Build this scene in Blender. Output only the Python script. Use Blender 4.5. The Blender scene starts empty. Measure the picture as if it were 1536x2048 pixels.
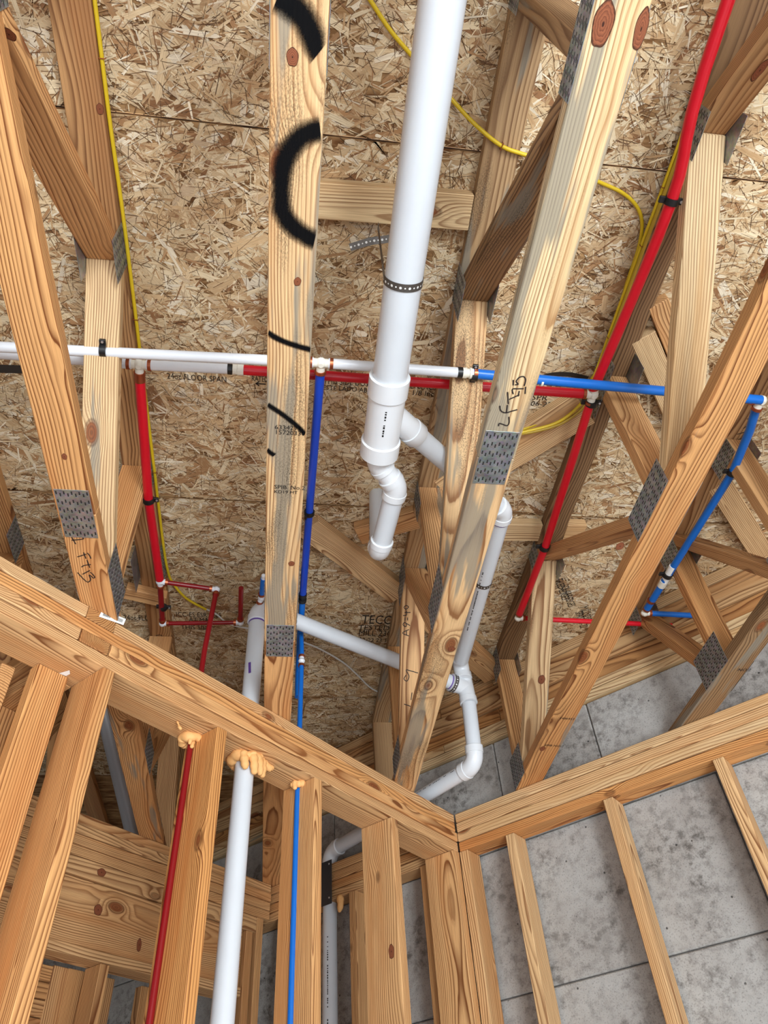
import bpy, bmesh, math, random
import numpy as np
from mathutils import Vector, Matrix
random.seed(7); RNG = np.random.default_rng(11)
scn = bpy.context.scene
COL = scn.collection
# ------------------------------------------------------------------ camera
CZ = 1.515                       # eye height above the slab
F = 1474.35                      # focal length in pixels of a 1536x2048 frame
R = np.array([[0.99178937, -0.11476663, -0.05641336],
              [0.04563307, 0.72970455, -0.68223815],
              [0.11946326, 0.67406223, 0.72895037]])
AL = 0.77894988                  # the walls stand at about 45 degrees to the trusses
Ld = Vector((math.sin(AL), math.cos(AL), 0)); Nd = Vector((math.cos(AL), -math.sin(AL), 0))
cam_d = bpy.data.cameras.new('camera'); cam = bpy.data.objects.new('camera', cam_d); COL.objects.link(cam)
cam_d.sensor_fit = 'VERTICAL'; cam_d.sensor_height = 36; cam_d.lens = F / 2048 * 36
cam_d.clip_start = .02
m = Matrix.Identity(4)
for i in range(3):
    m[i][0] = R[0][i]; m[i][1] = -R[1][i]; m[i][2] = -R[2][i]
m.translation = (0, 0, CZ); cam.matrix_world = m; scn.camera = cam
# ------------------------------------------------------------------ light
scn.view_settings.view_transform = 'Standard'; scn.view_settings.look = 'None'
scn.view_settings.gamma = 1; scn.view_settings.use_curve_mapping = False
scn.view_settings.exposure = 0.9
w = bpy.data.worlds.new('overcast'); scn.world = w; w.use_nodes = True
w.node_tree.nodes['Background'].inputs[0].default_value = (.82, .92, 1, 1)
w.node_tree.nodes['Background'].inputs[1].default_value = .22
def area(name, loc, target, sx, sy, power, col=(1, 1, 1)):
    d = bpy.data.lights.new(name, 'AREA'); d.shape = 'RECTANGLE'; d.size = sx; d.size_y = sy; d.energy = power; d.color = col
    o = bpy.data.objects.new(name, d); COL.objects.link(o); o.location = loc
    o.rotation_euler = (Vector(target) - Vector(loc)).to_track_quat('-Z', 'Z').to_euler(); return o
sun_d = bpy.data.lights.new('sun', 'SUN'); sun_d.energy = 6.6; sun_d.angle = math.radians(1.5); sun_d.color = (.93, .97, 1)
sun = bpy.data.objects.new('sun', sun_d); COL.objects.link(sun); sun.rotation_euler = Vector((-.50, .80, -.56)).to_track_quat('-Z', 'Y').to_euler()
area('door_daylight', (1.15, -2.6, .95), (.2, 1.6, 2.7), 1.3, 1.6, 112, (.88, .95, 1))
area('window_daylight', (-1.3, -2.4, .9), (.1, 1.3, 2.7), 2.2, 1.4, 26, (.88, .95, 1))

# ------------------------------------------------------------------ projection helpers (camera-relative height h)
def ray(px, py): return R.T @ np.array([px - 768, py - 1024, F])
def V(x, y, h): return Vector((x, y, h + CZ))
def atz(px, py, h):
    d = ray(px, py); d = d / d[2] * h; return V(*d)
def atx(px, py, X):
    d = ray(px, py); d = d / d[0] * X; return V(*d)
def atL(px, py, L):
    d = ray(px, py); d = d * (L / (d[0] * Ld.x + d[1] * Ld.y)); return V(*d)
def atN(px, py, N):
    d = ray(px, py); d = d * (N / (d[0] * Nd.x + d[1] * Nd.y)); return V(*d)
def LN(L, N, h):
    p = Ld * L + Nd * N; return V(p.x, p.y, h)
H0, H1, H2, HO = 1.335, 1.373, 1.907, 1.945     # bottom chord under / top, top chord under, subfloor under

# ------------------------------------------------------------------ materials
def srgb(r, g, b): return tuple((c / 12.92 if c <= .04045 else ((c + .055) / 1.055) ** 2.4) for c in (r / 255, g / 255, b / 255)) + (1,)
class NT:
    def __init__(s, name):
        s.m = bpy.data.materials.new(name); s.m.use_nodes = True; s.t = s.m.node_tree; s.b = s.t.nodes['Principled BSDF']
    def n(s, typ, **kw):
        x = s.t.nodes.new('ShaderNode' + typ)
        for k, v in kw.items(): setattr(x, k, v)
        return x
    def set(s, sock, v):
        if isinstance(v, bpy.types.NodeSocket): s.t.links.new(v, sock)
        else: sock.default_value = v
    def math(s, op, a, b=0., c=0., clamp=False):
        x = s.n('Math', operation=op); x.use_clamp = clamp
        s.set(x.inputs[0], a); s.set(x.inputs[1], b)
        if op in ('MULTIPLY_ADD', 'SMOOTH_MIN', 'COMPARE', 'WRAP'): s.set(x.inputs[2], c)
        return x.outputs[0]
    def comb(s, x, y, z):
        c = s.n('CombineXYZ'); s.set(c.inputs[0], x); s.set(c.inputs[1], y); s.set(c.inputs[2], z); return c.outputs[0]
    def noise(s, vec, scale=1., detail=2., rough=.5):
        x = s.n('TexNoise'); s.set(x.inputs['Vector'], vec); x.inputs['Scale'].default_value = scale; x.inputs['Detail'].default_value = detail; x.inputs['Roughness'].default_value = rough
        return x.outputs[0]
    def rng(s, v, a, b, c=0., d=1.):
        x = s.n('MapRange'); x.clamp = True; s.set(x.inputs[0], v)
        for i, q in enumerate((a, b, c, d)): s.set(x.inputs[i + 1], q)
        return x.outputs[0]
    def mix(s, f, a, b, mode='MIX'):
        x = s.n('Mix', data_type='RGBA', blend_type=mode); s.set(x.inputs[0], f); s.set(x.inputs[6], a); s.set(x.inputs[7], b); return x.outputs[2]
    def ramp(s, v, stops):
        x = s.n('ValToRGB'); s.set(x.inputs[0], v); e = x.color_ramp.elements
        while len(e) < len(stops): e.new(.5)
        for i, (p, c) in enumerate(stops): e[i].position = p; e[i].color = c if len(c) == 4 else tuple(c) + (1,)
        return x.outputs[0]
    def bump(s, h, strength=.3, dist=.002):
        x = s.n('Bump'); s.set(x.inputs['Height'], h); x.inputs['Strength'].default_value = strength; x.inputs['Distance'].default_value = dist
        s.t.links.new(x.outputs[0], s.b.inputs['Normal'])
    def out(s, col=None, rough=None, metal=None, spec=None):
        if col is not None: s.set(s.b.inputs['Base Color'], col)
        if rough is not None: s.set(s.b.inputs['Roughness'], rough)
        if metal is not None: s.set(s.b.inputs['Metallic'], metal)
        if spec is not None: s.set(s.b.inputs['Specular IOR Level'], spec)
        return s.m

def make_wood():
    # one pine material; the object colour carries (paleness, stain, seed, weathering)
    s = NT('pine_lumber')
    tc = s.n('TexCoord'); sp = s.n('SeparateXYZ'); s.set(sp.inputs[0], tc.outputs['Object']); x, y, z = sp.outputs
    oi = s.n('ObjectInfo'); oc = s.n('SeparateColor'); s.set(oc.inputs[0], oi.outputs['Color'])
    pale, stain, seed = oc.outputs; dark = oi.outputs['Alpha']
    sd = s.math('MULTIPLY', seed, 91.7)
    wn = s.n('TexWhiteNoise', noise_dimensions='1D'); s.set(wn.inputs['W'], sd)
    ws = s.n('SeparateColor'); s.set(ws.inputs[0], wn.outputs['Color']); s1, s2, s3 = ws.outputs
    xs = s.math('ADD', x, sd)
    v1 = s.comb(s.math('MULTIPLY', xs, 1.6), s.math('MULTIPLY', y, 5), s.math('MULTIPLY', z, 5))
    w1 = s.math('SUBTRACT', s.noise(v1, 1, 1), .5)
    v2 = s.comb(s.math('MULTIPLY_ADD', xs, 1.4, 31.), s.math('MULTIPLY', y, 4), s.math('MULTIPLY', z, 4))
    w2 = s.math('SUBTRACT', s.noise(v2, 1, 1), .5)
    # knots
    vor = s.n('TexVoronoi', voronoi_dimensions='3D'); vor.inputs['Scale'].default_value = 1
    s.set(vor.inputs['Vector'], s.comb(s.math('MULTIPLY', xs, 3.2), s.math('MULTIPLY', s.math('ADD', y, sd), 6.5), s.math('MULTIPLY', s.math('ADD', z, s.math('MULTIPLY', sd, .37)), 6.5)))
    kd = vor.outputs['Distance']
    kb = s.math('POWER', s.rng(kd, .34, .08), 2.)
    yy = s.math('ADD', s.math('MULTIPLY_ADD', s.math('SUBTRACT', s1, .5), .20, y), s.math('MULTIPLY', w1, .055))
    zz = s.math('ADD', s.math('ADD', z, s.math('MULTIPLY_ADD', s2, .09, .012)), s.math('ADD', s.math('MULTIPLY', w2, .05), s.math('MULTIPLY', x, s.math('MULTIPLY', s.math('SUBTRACT', s3, .5), .03))))
    r = s.math('SQRT', s.math('ADD', s.math('MULTIPLY', yy, yy), s.math('MULTIPLY', zz, zz)))
    r = s.math('ADD', r, s.math('MULTIPLY', kb, .018))
    fw = s.noise(s.comb(s.math('MULTIPLY', xs, 5), s.math('MULTIPLY', y, 60), s.math('MULTIPLY', z, 60)), 1, 2)
    rg = s.math('ADD', s.math('MULTIPLY', r, s.math('MULTIPLY_ADD', s3, 90., 130.)), s.math('MULTIPLY', fw, .35))
    fr = s.math('FRACT', rg)
    late = s.ramp(fr, [(0, (.25, .25, .25)), (.10, (0, 0, 0)), (.42, (.06, .06, .06)), (.70, (.55, .55, .55)), (.86, (1, 1, 1)), (.95, (1, 1, 1)), (1, (.25, .25, .25))])
    rvar = s.noise(s.comb(s.math('MULTIPLY', s.math('FLOOR', rg), 1.7), sd, 0.), 1, 0)
    late = s.math('MULTIPLY', late, s.rng(rvar, .28, .58, .55, 1.))
    late = s.math('MULTIPLY', late, s.math('MULTIPLY_ADD', pale, -.22, 1.))
    early_c = s.mix(pale, srgb(224, 158, 90), srgb(236, 216, 172)); late_c = s.mix(pale, srgb(108, 50, 15), srgb(130, 78, 36))
    col = s.mix(late, early_c, late_c)
    # heart / sap variation and fibre
    hv = s.noise(s.comb(s.math('MULTIPLY', xs, .8), s.math('MULTIPLY', y, 14), s.math('MULTIPLY', z, 14)), 1, 2)
    col = s.mix(s.rng(hv, .5, .66, 0, .55), col, s.mix(pale, srgb(186, 108, 50), srgb(214, 170, 112)))
    fib = s.noise(s.comb(s.math('MULTIPLY', xs, 9), s.math('MULTIPLY', y, 420), s.math('MULTIPLY', z, 420)), 1, 2)
    col = s.mix(s.rng(fib, .38, .72, 0, .34), col, srgb(128, 82, 44))
    # weathering
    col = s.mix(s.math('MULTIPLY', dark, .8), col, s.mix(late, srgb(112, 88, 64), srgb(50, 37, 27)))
    # blue stain and mould
    st = s.noise(s.comb(s.math('MULTIPLY', xs, 1.7), s.math('MULTIPLY', s.math('ADD', y, sd), 17), s.math('MULTIPLY', s.math('ADD', z, sd), 17)), 1, 3, .55)
    th = s.math('MULTIPLY_ADD', stain, -.50, .80)
    sm = s.rng(st, th, s.math('ADD', th, .05))
    sm = s.math('MULTIPLY', sm, s.rng(stain, .02, .1))
    grey = s.mix(fib, srgb(98, 95, 86), srgb(158, 153, 138))
    col = s.mix(s.math('MULTIPLY', sm, .75), col, grey)
    mo = s.noise(s.comb(s.math('MULTIPLY', xs, 210), s.math('MULTIPLY', y, 430), s.math('MULTIPLY', z, 430)), 1, 3, .7)
    mo2 = s.noise(s.comb(s.math('MULTIPLY', xs, 2.1), s.math('MULTIPLY', s.math('SUBTRACT', y, sd), 11), s.math('MULTIPLY', z, 11)), 1, 3)
    mm = s.math('MULTIPLY', s.rng(mo, .42, .64), s.rng(mo2, s.math('MULTIPLY_ADD', stain, -.3, .68), s.math('MULTIPLY_ADD', stain, -.3, .78)))
    col = s.mix(s.math('MULTIPLY', mm, s.rng(stain, .05, .5, 0, .8)), col, srgb(62, 50, 36))
    # knot colour
    kr = s.math('MULTIPLY', s.math('SINE', s.math('MULTIPLY', kd, 190)), .25)
    km = s.rng(kd, .115, .085)
    kc = s.mix(s.math('ADD', .5, kr), srgb(92, 46, 24), srgb(150, 84, 44))
    col = s.mix(s.math('MULTIPLY', km, .92), col, kc)
    col = s.mix(s.math('MULTIPLY', s.math('MULTIPLY', s.rng(kd, .135, .115), s.rng(kd, .095, .112)), .55), col, srgb(70, 36, 18))
    s.bump(s.math('ADD', s.math('MULTIPLY', late, .6), s.math('MULTIPLY', fib, .5)), .22, .0012)
    return s.out(col, .62, 0, .28)
WOOD = make_wood()

def make_flake():
    s = NT('strand_flake')
    a = s.n('Attribute'); a.attribute_name = 'col'
    uv = s.n('UVMap'); uv.uv_map = 'uv'; sp = s.n('SeparateXYZ'); s.set(sp.inputs[0], uv.outputs[0])
    n = s.noise(s.comb(s.math('MULTIPLY', sp.outputs[0], 14), s.math('MULTIPLY', sp.outputs[1], 900), 0.), 1, 2)
    n2 = s.noise(s.comb(s.math('MULTIPLY', sp.outputs[0], 45), s.math('MULTIPLY', sp.outputs[1], 120), 3.), 1, 2)
    c = s.mix(s.rng(n, .38, .72, 0, .5), a.outputs['Color'], srgb(128, 92, 58))
    c = s.mix(s.rng(n2, .55, .75, 0, .4), c, srgb(236, 216, 178))
    s.bump(n, .3, .001)
    return s.out(c, .62, 0, .3)
def simple(name, col, rough=.5, metal=0, nz=0., nscale=40, ncol=None, bump=0., spec=.5):
    s = NT(name)
    c = col
    tc = s.n('TexCoord')
    v = s.noise(tc.outputs['Object'], nscale, 4, .6)
    if ncol: c = s.mix(s.rng(v, .42, .72, 0, nz), col, ncol)
    if bump: s.bump(v, bump, .002)
    return s.out(c, rough, metal, spec)
FLAKE = make_flake()
def make_concrete(name, big):
    s = NT(name); tc = s.n('TexCoord'); o = tc.outputs['Object']
    a = s.noise(o, 3.2, 5, .6); b = s.noise(o, 34, 6, .7); c_ = s.noise(o, 190, 3, .6); d = s.noise(o, 5.5, 4, .65)
    col = s.mix(s.rng(a, .35, .7), srgb(182, 180, 176), srgb(156, 150, 144))
    col = s.mix(s.math('MULTIPLY', s.rng(b, .45, .63), s.rng(d, .40, .62, .15, .9)), col, srgb(98, 93, 88))
    col = s.mix(s.math('MULTIPLY', s.rng(c_, .54, .68), .5), col, srgb(84, 80, 76))
    vo = s.n('TexVoronoi'); s.set(vo.inputs['Vector'], o); vo.inputs['Scale'].default_value = 26; vo.inputs['Randomness'].default_value = 1
    pit = s.math('MULTIPLY', s.rng(vo.outputs['Distance'], .11, .07), s.rng(s.noise(o, 9, 2), .52, .58))
    col = s.mix(s.math('MULTIPLY', pit, .85), col, srgb(48, 45, 43))
    s.bump(s.math('SUBTRACT', s.math('ADD', s.math('MULTIPLY', b, .7), s.math('MULTIPLY', c_, .3)), pit), .5, .004)
    return s.out(col, .9, 0, .2)
CONC = make_concrete('cast_concrete', 1)
def make_osb_base():
    s = NT('strand_board_core'); tc = s.n('TexCoord')
    mp = s.n('Mapping'); s.set(mp.inputs[0], tc.outputs['Object']); mp.inputs['Scale'].default_value = (14, 60, 14)
    n = s.noise(mp.outputs[0], 1, 3); c = s.mix(s.rng(n, .35, .7), srgb(112, 76, 44), srgb(186, 148, 102)); s.bump(n, .5, .002)
    return s.out(c, .8, 0, .2)
OSB = make_osb_base()
def make_galv():
    s = NT('galvanised_steel'); tc = s.n('TexCoord')
    v = s.n('TexVoronoi'); s.set(v.inputs['Vector'], tc.outputs['Object']); v.inputs['Scale'].default_value = 130
    n = s.noise(tc.outputs['Object'], 26, 3)
    c = s.mix(s.rng(n, .35, .7), srgb(168, 172, 176), srgb(126, 130, 134)); c = s.mix(.2, c, v.outputs['Color'], 'SOFT_LIGHT')
    s.bump(n, .15, .001)
    return s.out(c, .42, .75, .5)
GALV = make_galv()
SLOT = simple('punched_slot', srgb(34, 32, 30), .8)
TOOTH = simple('tooth_lip', srgb(196, 198, 200), .35, .8)
PVC = simple('white_pvc', srgb(214, 219, 224), .28, 0, .25, 9, srgb(202, 204, 210), 0, .5)
FIT = simple('white_pvc_fitting', srgb(226, 229, 232), .24, 0, .2, 9, srgb(214, 216, 220))
GREY = simple('grey_pipe', srgb(150, 150, 152), .4)
PRIMER = simple('purple_primer', srgb(96, 66, 150), .4)
RED = simple('red_pex', srgb(206, 14, 36), .3, 0, .35, 30, srgb(188, 10, 28))
DRED = simple('dark_red_pex', srgb(132, 14, 22), .3)
BLUE = simple('blue_pex', srgb(10, 104, 196), .3, 0, .3, 30, srgb(8, 92, 182))
DBLUE = simple('deep_blue_pex', srgb(12, 70, 196), .3)
WPEX = simple('white_pex', srgb(226, 229, 234), .32)
POLY = simple('ivory_polymer', srgb(232, 228, 214), .35)
COPPER = simple('copper_ring', srgb(176, 98, 66), .35, .85)
BLACK = simple('black_plastic', srgb(22, 22, 24), .4)
NAILH = simple('bright_nail', srgb(215, 215, 218), .3, .8)
YEL = simple('yellow_cable', srgb(216, 184, 34), .38)
TAN = simple('tan_cable', srgb(176, 144, 44), .4)
WCAB = simple('white_cable', srgb(222, 220, 214), .4)
STAPLE = simple('copper_staple', srgb(150, 78, 40), .4, .6)
STRAPM = simple('steel_strap', srgb(104, 100, 96), .5, .7, .4, 60, srgb(86, 70, 58))
FOAM = simple('orange_foam', srgb(238, 182, 116), .7, 0, .5, 60, srgb(224, 152, 84), .3)
INK = simple('black_ink', srgb(22, 18, 16), .8)
OSBINK = simple('board_stamp_ink', srgb(42, 32, 24), .85)
PENCIL = simple('carpenter_pen', srgb(34, 24, 22), .7)
PAPER = simple('paper', srgb(236, 236, 232), .7)
NPL = simple('dark_steel', srgb(74, 76, 80), .45, .6)
def make_spray():
    s = NT('black_spray_paint'); uv = s.n('UVMap'); uv.uv_map = 'uv'; sp = s.n('SeparateXYZ'); s.set(sp.inputs[0], uv.outputs[0])
    d = s.math('ABSOLUTE', s.math('SUBTRACT', sp.outputs[1], .5))
    tc = s.n('TexCoord'); n = s.noise(tc.outputs['Object'], 420, 2); n2 = s.noise(tc.outputs['Object'], 60, 2)
    d = s.math('ADD', d, s.math('MULTIPLY', s.math('SUBTRACT', n, .5), .22)); d = s.math('ADD', d, s.math('MULTIPLY', s.math('SUBTRACT', n2, .5), .12))
    f = s.rng(d, .5, .20)
    s.set(s.b.inputs['Alpha'], s.math('MULTIPLY', f, .97)); return s.out(srgb(8, 8, 10), .8, 0, .1)
SPRAY = make_spray()

# ------------------------------------------------------------------ object helpers
def link(name, me, mat, parent=None, M=None):
    o = bpy.data.objects.new(name, me); COL.objects.link(o)
    if mat and not me.materials: me.materials.append(mat)
    M = M or Matrix.Identity(4)
    if parent is not None:
        o.parent = parent; o.matrix_local = world_of(parent).inverted() @ M
    else: o.matrix_local = M
    return o
def world_of(o):
    M = o.matrix_basis.copy()
    return (world_of(o.parent) @ M) if o.parent else M
def tag(o, label=None, cat=None, group=None, kind=None):
    if label: o['label'] = label
    if cat: o['category'] = cat
    if group: o['group'] = group
    if kind: o['kind'] = kind
    return o
def thing(name, loc, label=None, cat=None, group=None, kind=None):
    o = bpy.data.objects.new(name, None); COL.objects.link(o); o.location = loc; o.empty_display_size = .05
    return tag(o, label, cat, group, kind)
def mesh_from(verts, faces, name='m', smooth=False):
    me = bpy.data.meshes.new(name); me.from_pydata([tuple(v) for v in verts], [], faces)
    if smooth: me.polygons.foreach_set('use_smooth', [True] * len(me.polygons))
    me.update(); return me
def bevelled(verts, faces, wid=.0022):
    bm = bmesh.new(); vs = [bm.verts.new(v) for v in verts]
    for f in faces: bm.faces.new([vs[i] for i in f])
    bmesh.ops.recalc_face_normals(bm, faces=bm.faces)
    if wid: bmesh.ops.bevel(bm, geom=list(bm.edges), offset=wid, segments=1, affect='EDGES', profile=.5)
    me = bpy.data.meshes.new('board'); bm.to_mesh(me); bm.free(); return me
def frame(p0, xdir, ydir):
    x = Vector(xdir).normalized(); z = x.cross(Vector(ydir)).normalized(); y = z.cross(x)
    M = Matrix.Identity(4)
    for i in range(3): M[i][0] = x[i]; M[i][1] = y[i]; M[i][2] = z[i]; M[i][3] = p0[i]
    return M
SEED = [0]
def wcol(o, pale=.4, stain=0., dark=0., seed=None):
    SEED[0] += 1
    o.color = (max(0, min(1, pale + random.uniform(-.08, .08))), stain, (SEED[0] * .6180339) % 1 if seed is None else seed, dark); return o
def board(name, p0, p1, wid, thk, wdir, parent=None, pale=.4, stain=0., dark=0., seed=None, bev=.0022):
    """a sawn board from p0 to p1 (centre line), wid along wdir, thk across"""
    d = p1 - p0; l = d.length; a, b = wid / 2, thk / 2
    v = [(x, y, z) for x in (0, l) for y in (-a, a) for z in (-b, b)]
    f = [(0, 1, 3, 2), (4, 6, 7, 5), (0, 4, 5, 1), (2, 3, 7, 6), (0, 2, 6, 4), (1, 5, 7, 3)]
    return wcol(link(name, bevelled(v, f, bev), WOOD, parent, frame(p0, d, wdir)), pale, stain, dark, seed)
def prism(name, poly, axis_p, xdir, up, half, parent, bev=.002, **kw):
    """polygon given in (s,t) on plane (xdir, up) through axis_p, extruded +-half along the normal; local x = xdir"""
    M = frame(axis_p, xdir, Vector(xdir).cross(Vector(up)))      # local y = plane normal, local z = -up or up
    zsign = 1 if M.col[2].to_3d().dot(Vector(up)) > 0 else -1
    n = len(poly); v = [(s, -half, t * zsign) for s, t in poly] + [(s, half, t * zsign) for s, t in poly]
    f = [tuple(range(n)), tuple(range(2 * n - 1, n - 1, -1))] + [(i, i + n, (i + 1) % n + n, (i + 1) % n) for i in range(n)]
    return wcol(link(name, bevelled(v, f, bev), WOOD, parent, M), **kw)
def clip(poly, a, b, c):
    """keep a*s+b*t<=c"""
    out = []
    for i in range(len(poly)):
        p, q = poly[i], poly[(i + 1) % len(poly)]; dp = a * p[0] + b * p[1] - c; dq = a * q[0] + b * q[1] - c
        if dp <= 0: out.append(p)
        if dp * dq < 0:
            k = dp / (dp - dq); out.append((p[0] + k * (q[0] - p[0]), p[1] + k * (q[1] - p[1])))
    return out
def box_mesh(sx, sy, sz, bev=0):
    a, b, c = sx / 2, sy / 2, sz / 2
    v = [(x, y, z) for x in (-a, a) for y in (-b, b) for z in (-c, c)]
    return bevelled(v, [(0, 1, 3, 2), (4, 6, 7, 5), (0, 4, 5, 1), (2, 3, 7, 6), (0, 2, 6, 4), (1, 5, 7, 3)], bev)
def rings(frames, segs=20, cap=True, smooth=True):
    """frames: (centre, u, v, r)"""
    vs, fs = [], []
    for c, u, v, r in frames:
        for k in range(segs):
            a = 2 * math.pi * k / segs; vs.append(c + u * (math.cos(a) * r) + v * (math.sin(a) * r))
    n = len(frames)
    for i in range(n - 1):
        for k in range(segs): fs.append((i * segs + k, i * segs + (k + 1) % segs, (i + 1) * segs + (k + 1) % segs, (i + 1) * segs + k))
    if cap: fs.append(tuple(range(segs - 1, -1, -1))); fs.append(tuple(range((n - 1) * segs, n * segs)))
    me = bpy.data.meshes.new('tube'); me.from_pydata([tuple(v) for v in vs], [], fs)
    if smooth:
        me.polygons.foreach_set('use_smooth', [True] * len(me.polygons)); me.update(); me.set_sharp_from_angle(angle=math.radians(38))
    me.update(); return me
def perp(d, hint=None):
    d = d.normalized(); h = hint or (Vector((0, 0, 1)) if abs(d.z) < .9 else Vector((1, 0, 0)))
    u = (h - d * h.dot(d)).normalized(); return u, d.cross(u)
def sweep(pts, r, segs=16, cap=True):
    fr = []; u = None
    for i, p in enumerate(pts):
        d = (pts[min(i + 1, len(pts) - 1)] - pts[max(i - 1, 0)]).normalized()
        if u is None: u, v = perp(d)
        else: u = (u - d * u.dot(d)).normalized(); v = d.cross(u)
        fr.append((p, u.copy(), v.copy(), r))
    return rings(fr, segs, cap)
def local(me, loc):
    me.transform(Matrix.Translation(-loc)); return Matrix.Translation(loc)
def add(name, me, mat, parent):
    """mesh given in world coordinates; its origin is moved to its own middle"""
    n = len(me.vertices); a = np.empty(n * 3); me.vertices.foreach_get('co', a); c = Vector(a.reshape(-1, 3).mean(0))
    return link(name, me, mat, parent, local(me, c))
def tube(name, pts, r, mat, parent, segs=16): return add(name, sweep(pts, r, segs), mat, parent)
def lathe(name, p, d, prof, mat, parent, segs=24):
    d = d.normalized(); u, v = perp(d); return add(name, rings([(p + d * s, u, v, r) for s, r in prof], segs), mat, parent)
def smooth_path(pts, n=8):
    out = []
    for i in range(len(pts) - 1):
        p0, p1, p2, p3 = pts[max(i - 1, 0)], pts[i], pts[i + 1], pts[min(i + 2, len(pts) - 1)]
        for k in range(n):
            t = k / n; out.append(.5 * ((2 * p1) + (p2 - p0) * t + (2 * p0 - 5 * p1 + 4 * p2 - p3) * t * t + (3 * p1 - p0 - 3 * p2 + p3) * t ** 3))
    out.append(pts[-1]); return out
def bend(p, d0, d1, rad, n=9):
    """arc that leaves along d0, arrives along d1, corner at p"""
    d0 = d0.normalized(); d1 = d1.normalized(); ang = d0.angle(d1); t = rad * math.tan(ang / 2); a = p - d0 * t
    ax = d0.cross(d1).normalized(); c = a + ax.cross(d0) * rad; out = []
    for k in range(n + 1):
        out.append(c + Matrix.Rotation(ang * k / n, 3, ax) @ (a - c))
    return out
def text(name, s, p, right, up, size, mat, parent, width=None, rot=0):
    cu = bpy.data.curves.new('t', 'FONT'); cu.body = s; cu.size = size; cu.resolution_u = 2
    tmp = bpy.data.objects.new('t', cu); me = bpy.data.meshes.new_from_object(tmp); bpy.data.objects.remove(tmp); bpy.data.curves.remove(cu)
    if width and len(me.vertices):
        xs = [v.co.x for v in me.vertices]; k = width / (max(xs) - min(xs)); me.transform(Matrix.Diagonal((k, 1, 1, 1)))
    right = Vector(right).normalized(); up = Vector(up); M = frame(p, right, up)
    return link(name, me, mat, parent, M)
def ribbon(name, pts, normal, wid, mat, parent, off=.0008, clampx=None):
    vs, fs, uv = [], [], []; n = Vector(normal).normalized(); s = 0
    for i, p in enumerate(pts):
        d = (pts[min(i + 1, len(pts) - 1)] - pts[max(i - 1, 0)]).normalized(); sd = n.cross(d).normalized()
        if i: s += (p - pts[i - 1]).length
        for k, e in ((0, -1), (1, 1)):
            q = p + sd * (e * wid / 2) + n * off
            vs.append(q); uv.append((s, k))
    for i in range(len(pts) - 1): fs.append((2 * i, 2 * i + 1, 2 * i + 3, 2 * i + 2))
    if clampx:
        for q in vs: q.x = min(max(q.x, clampx[0]), clampx[1])
    me = mesh_from(vs, fs); l = me.uv_layers.new(name='uv')
    for lp in me.loops: l.data[lp.index].uv = uv[lp.vertex_index]
    if me.polygons[0].normal.dot(n) < 0: me.flip_normals()
    return add(name, me, mat, parent)

# ------------------------------------------------------------------ the setting: floor and subfloor overhead
def slab(poly, z0, z1):
    n = len(poly); v = [(x, y, z0) for x, y in poly] + [(x, y, z1) for x, y in poly]
    return mesh_from(v, [tuple(range(n - 1, -1, -1)), tuple(range(n, 2 * n))] + [(i, (i + 1) % n, (i + 1) % n + n, i + n) for i in range(n)])
def cutL(poly, Lm): return clip(poly, Ld.x, Ld.y, Lm)
fl = tag(link('floor', slab(cutL([(-4.6, -4.2), (4.6, -4.2), (4.6, 6), (-4.6, 6)], 2.66), -.12, 0), simple('trowelled_slab', srgb(190, 193, 197), .8, 0, .4, 6, srgb(170, 173, 178))), kind='structure')
ceil = thing('ceiling', (0, 0, HO + CZ), kind='structure')
seamsY = [-4.3, -3.11, -1.887, -.663, .557, 1.776, 2.996, 4.216, 5.436]
PAN = []
for i in range(len(seamsY) - 1):
    y0, y1 = seamsY[i] + .0025, seamsY[i + 1] - .0025
    x = (-.0274 if i % 2 else .953) - 2.44 * 2
    while x < 4.4:
        x0, x1 = x + .0015, x + 2.44 - .0015; x += 2.44
        poly = cutL([(max(x0, -4.6), y0), (min(x1, 4.4), y0), (min(x1, 4.4), y1), (max(x0, -4.6), y1)], 2.80)
        if len(poly) < 3 or min(x1, 4.4) - max(x0, -4.6) < .05: continue
        o = link('osb_panel', slab(poly, HO + CZ + .001, HO + CZ + .019), OSB, ceil); PAN.append((o, x0, x1, y0, y1))
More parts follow.
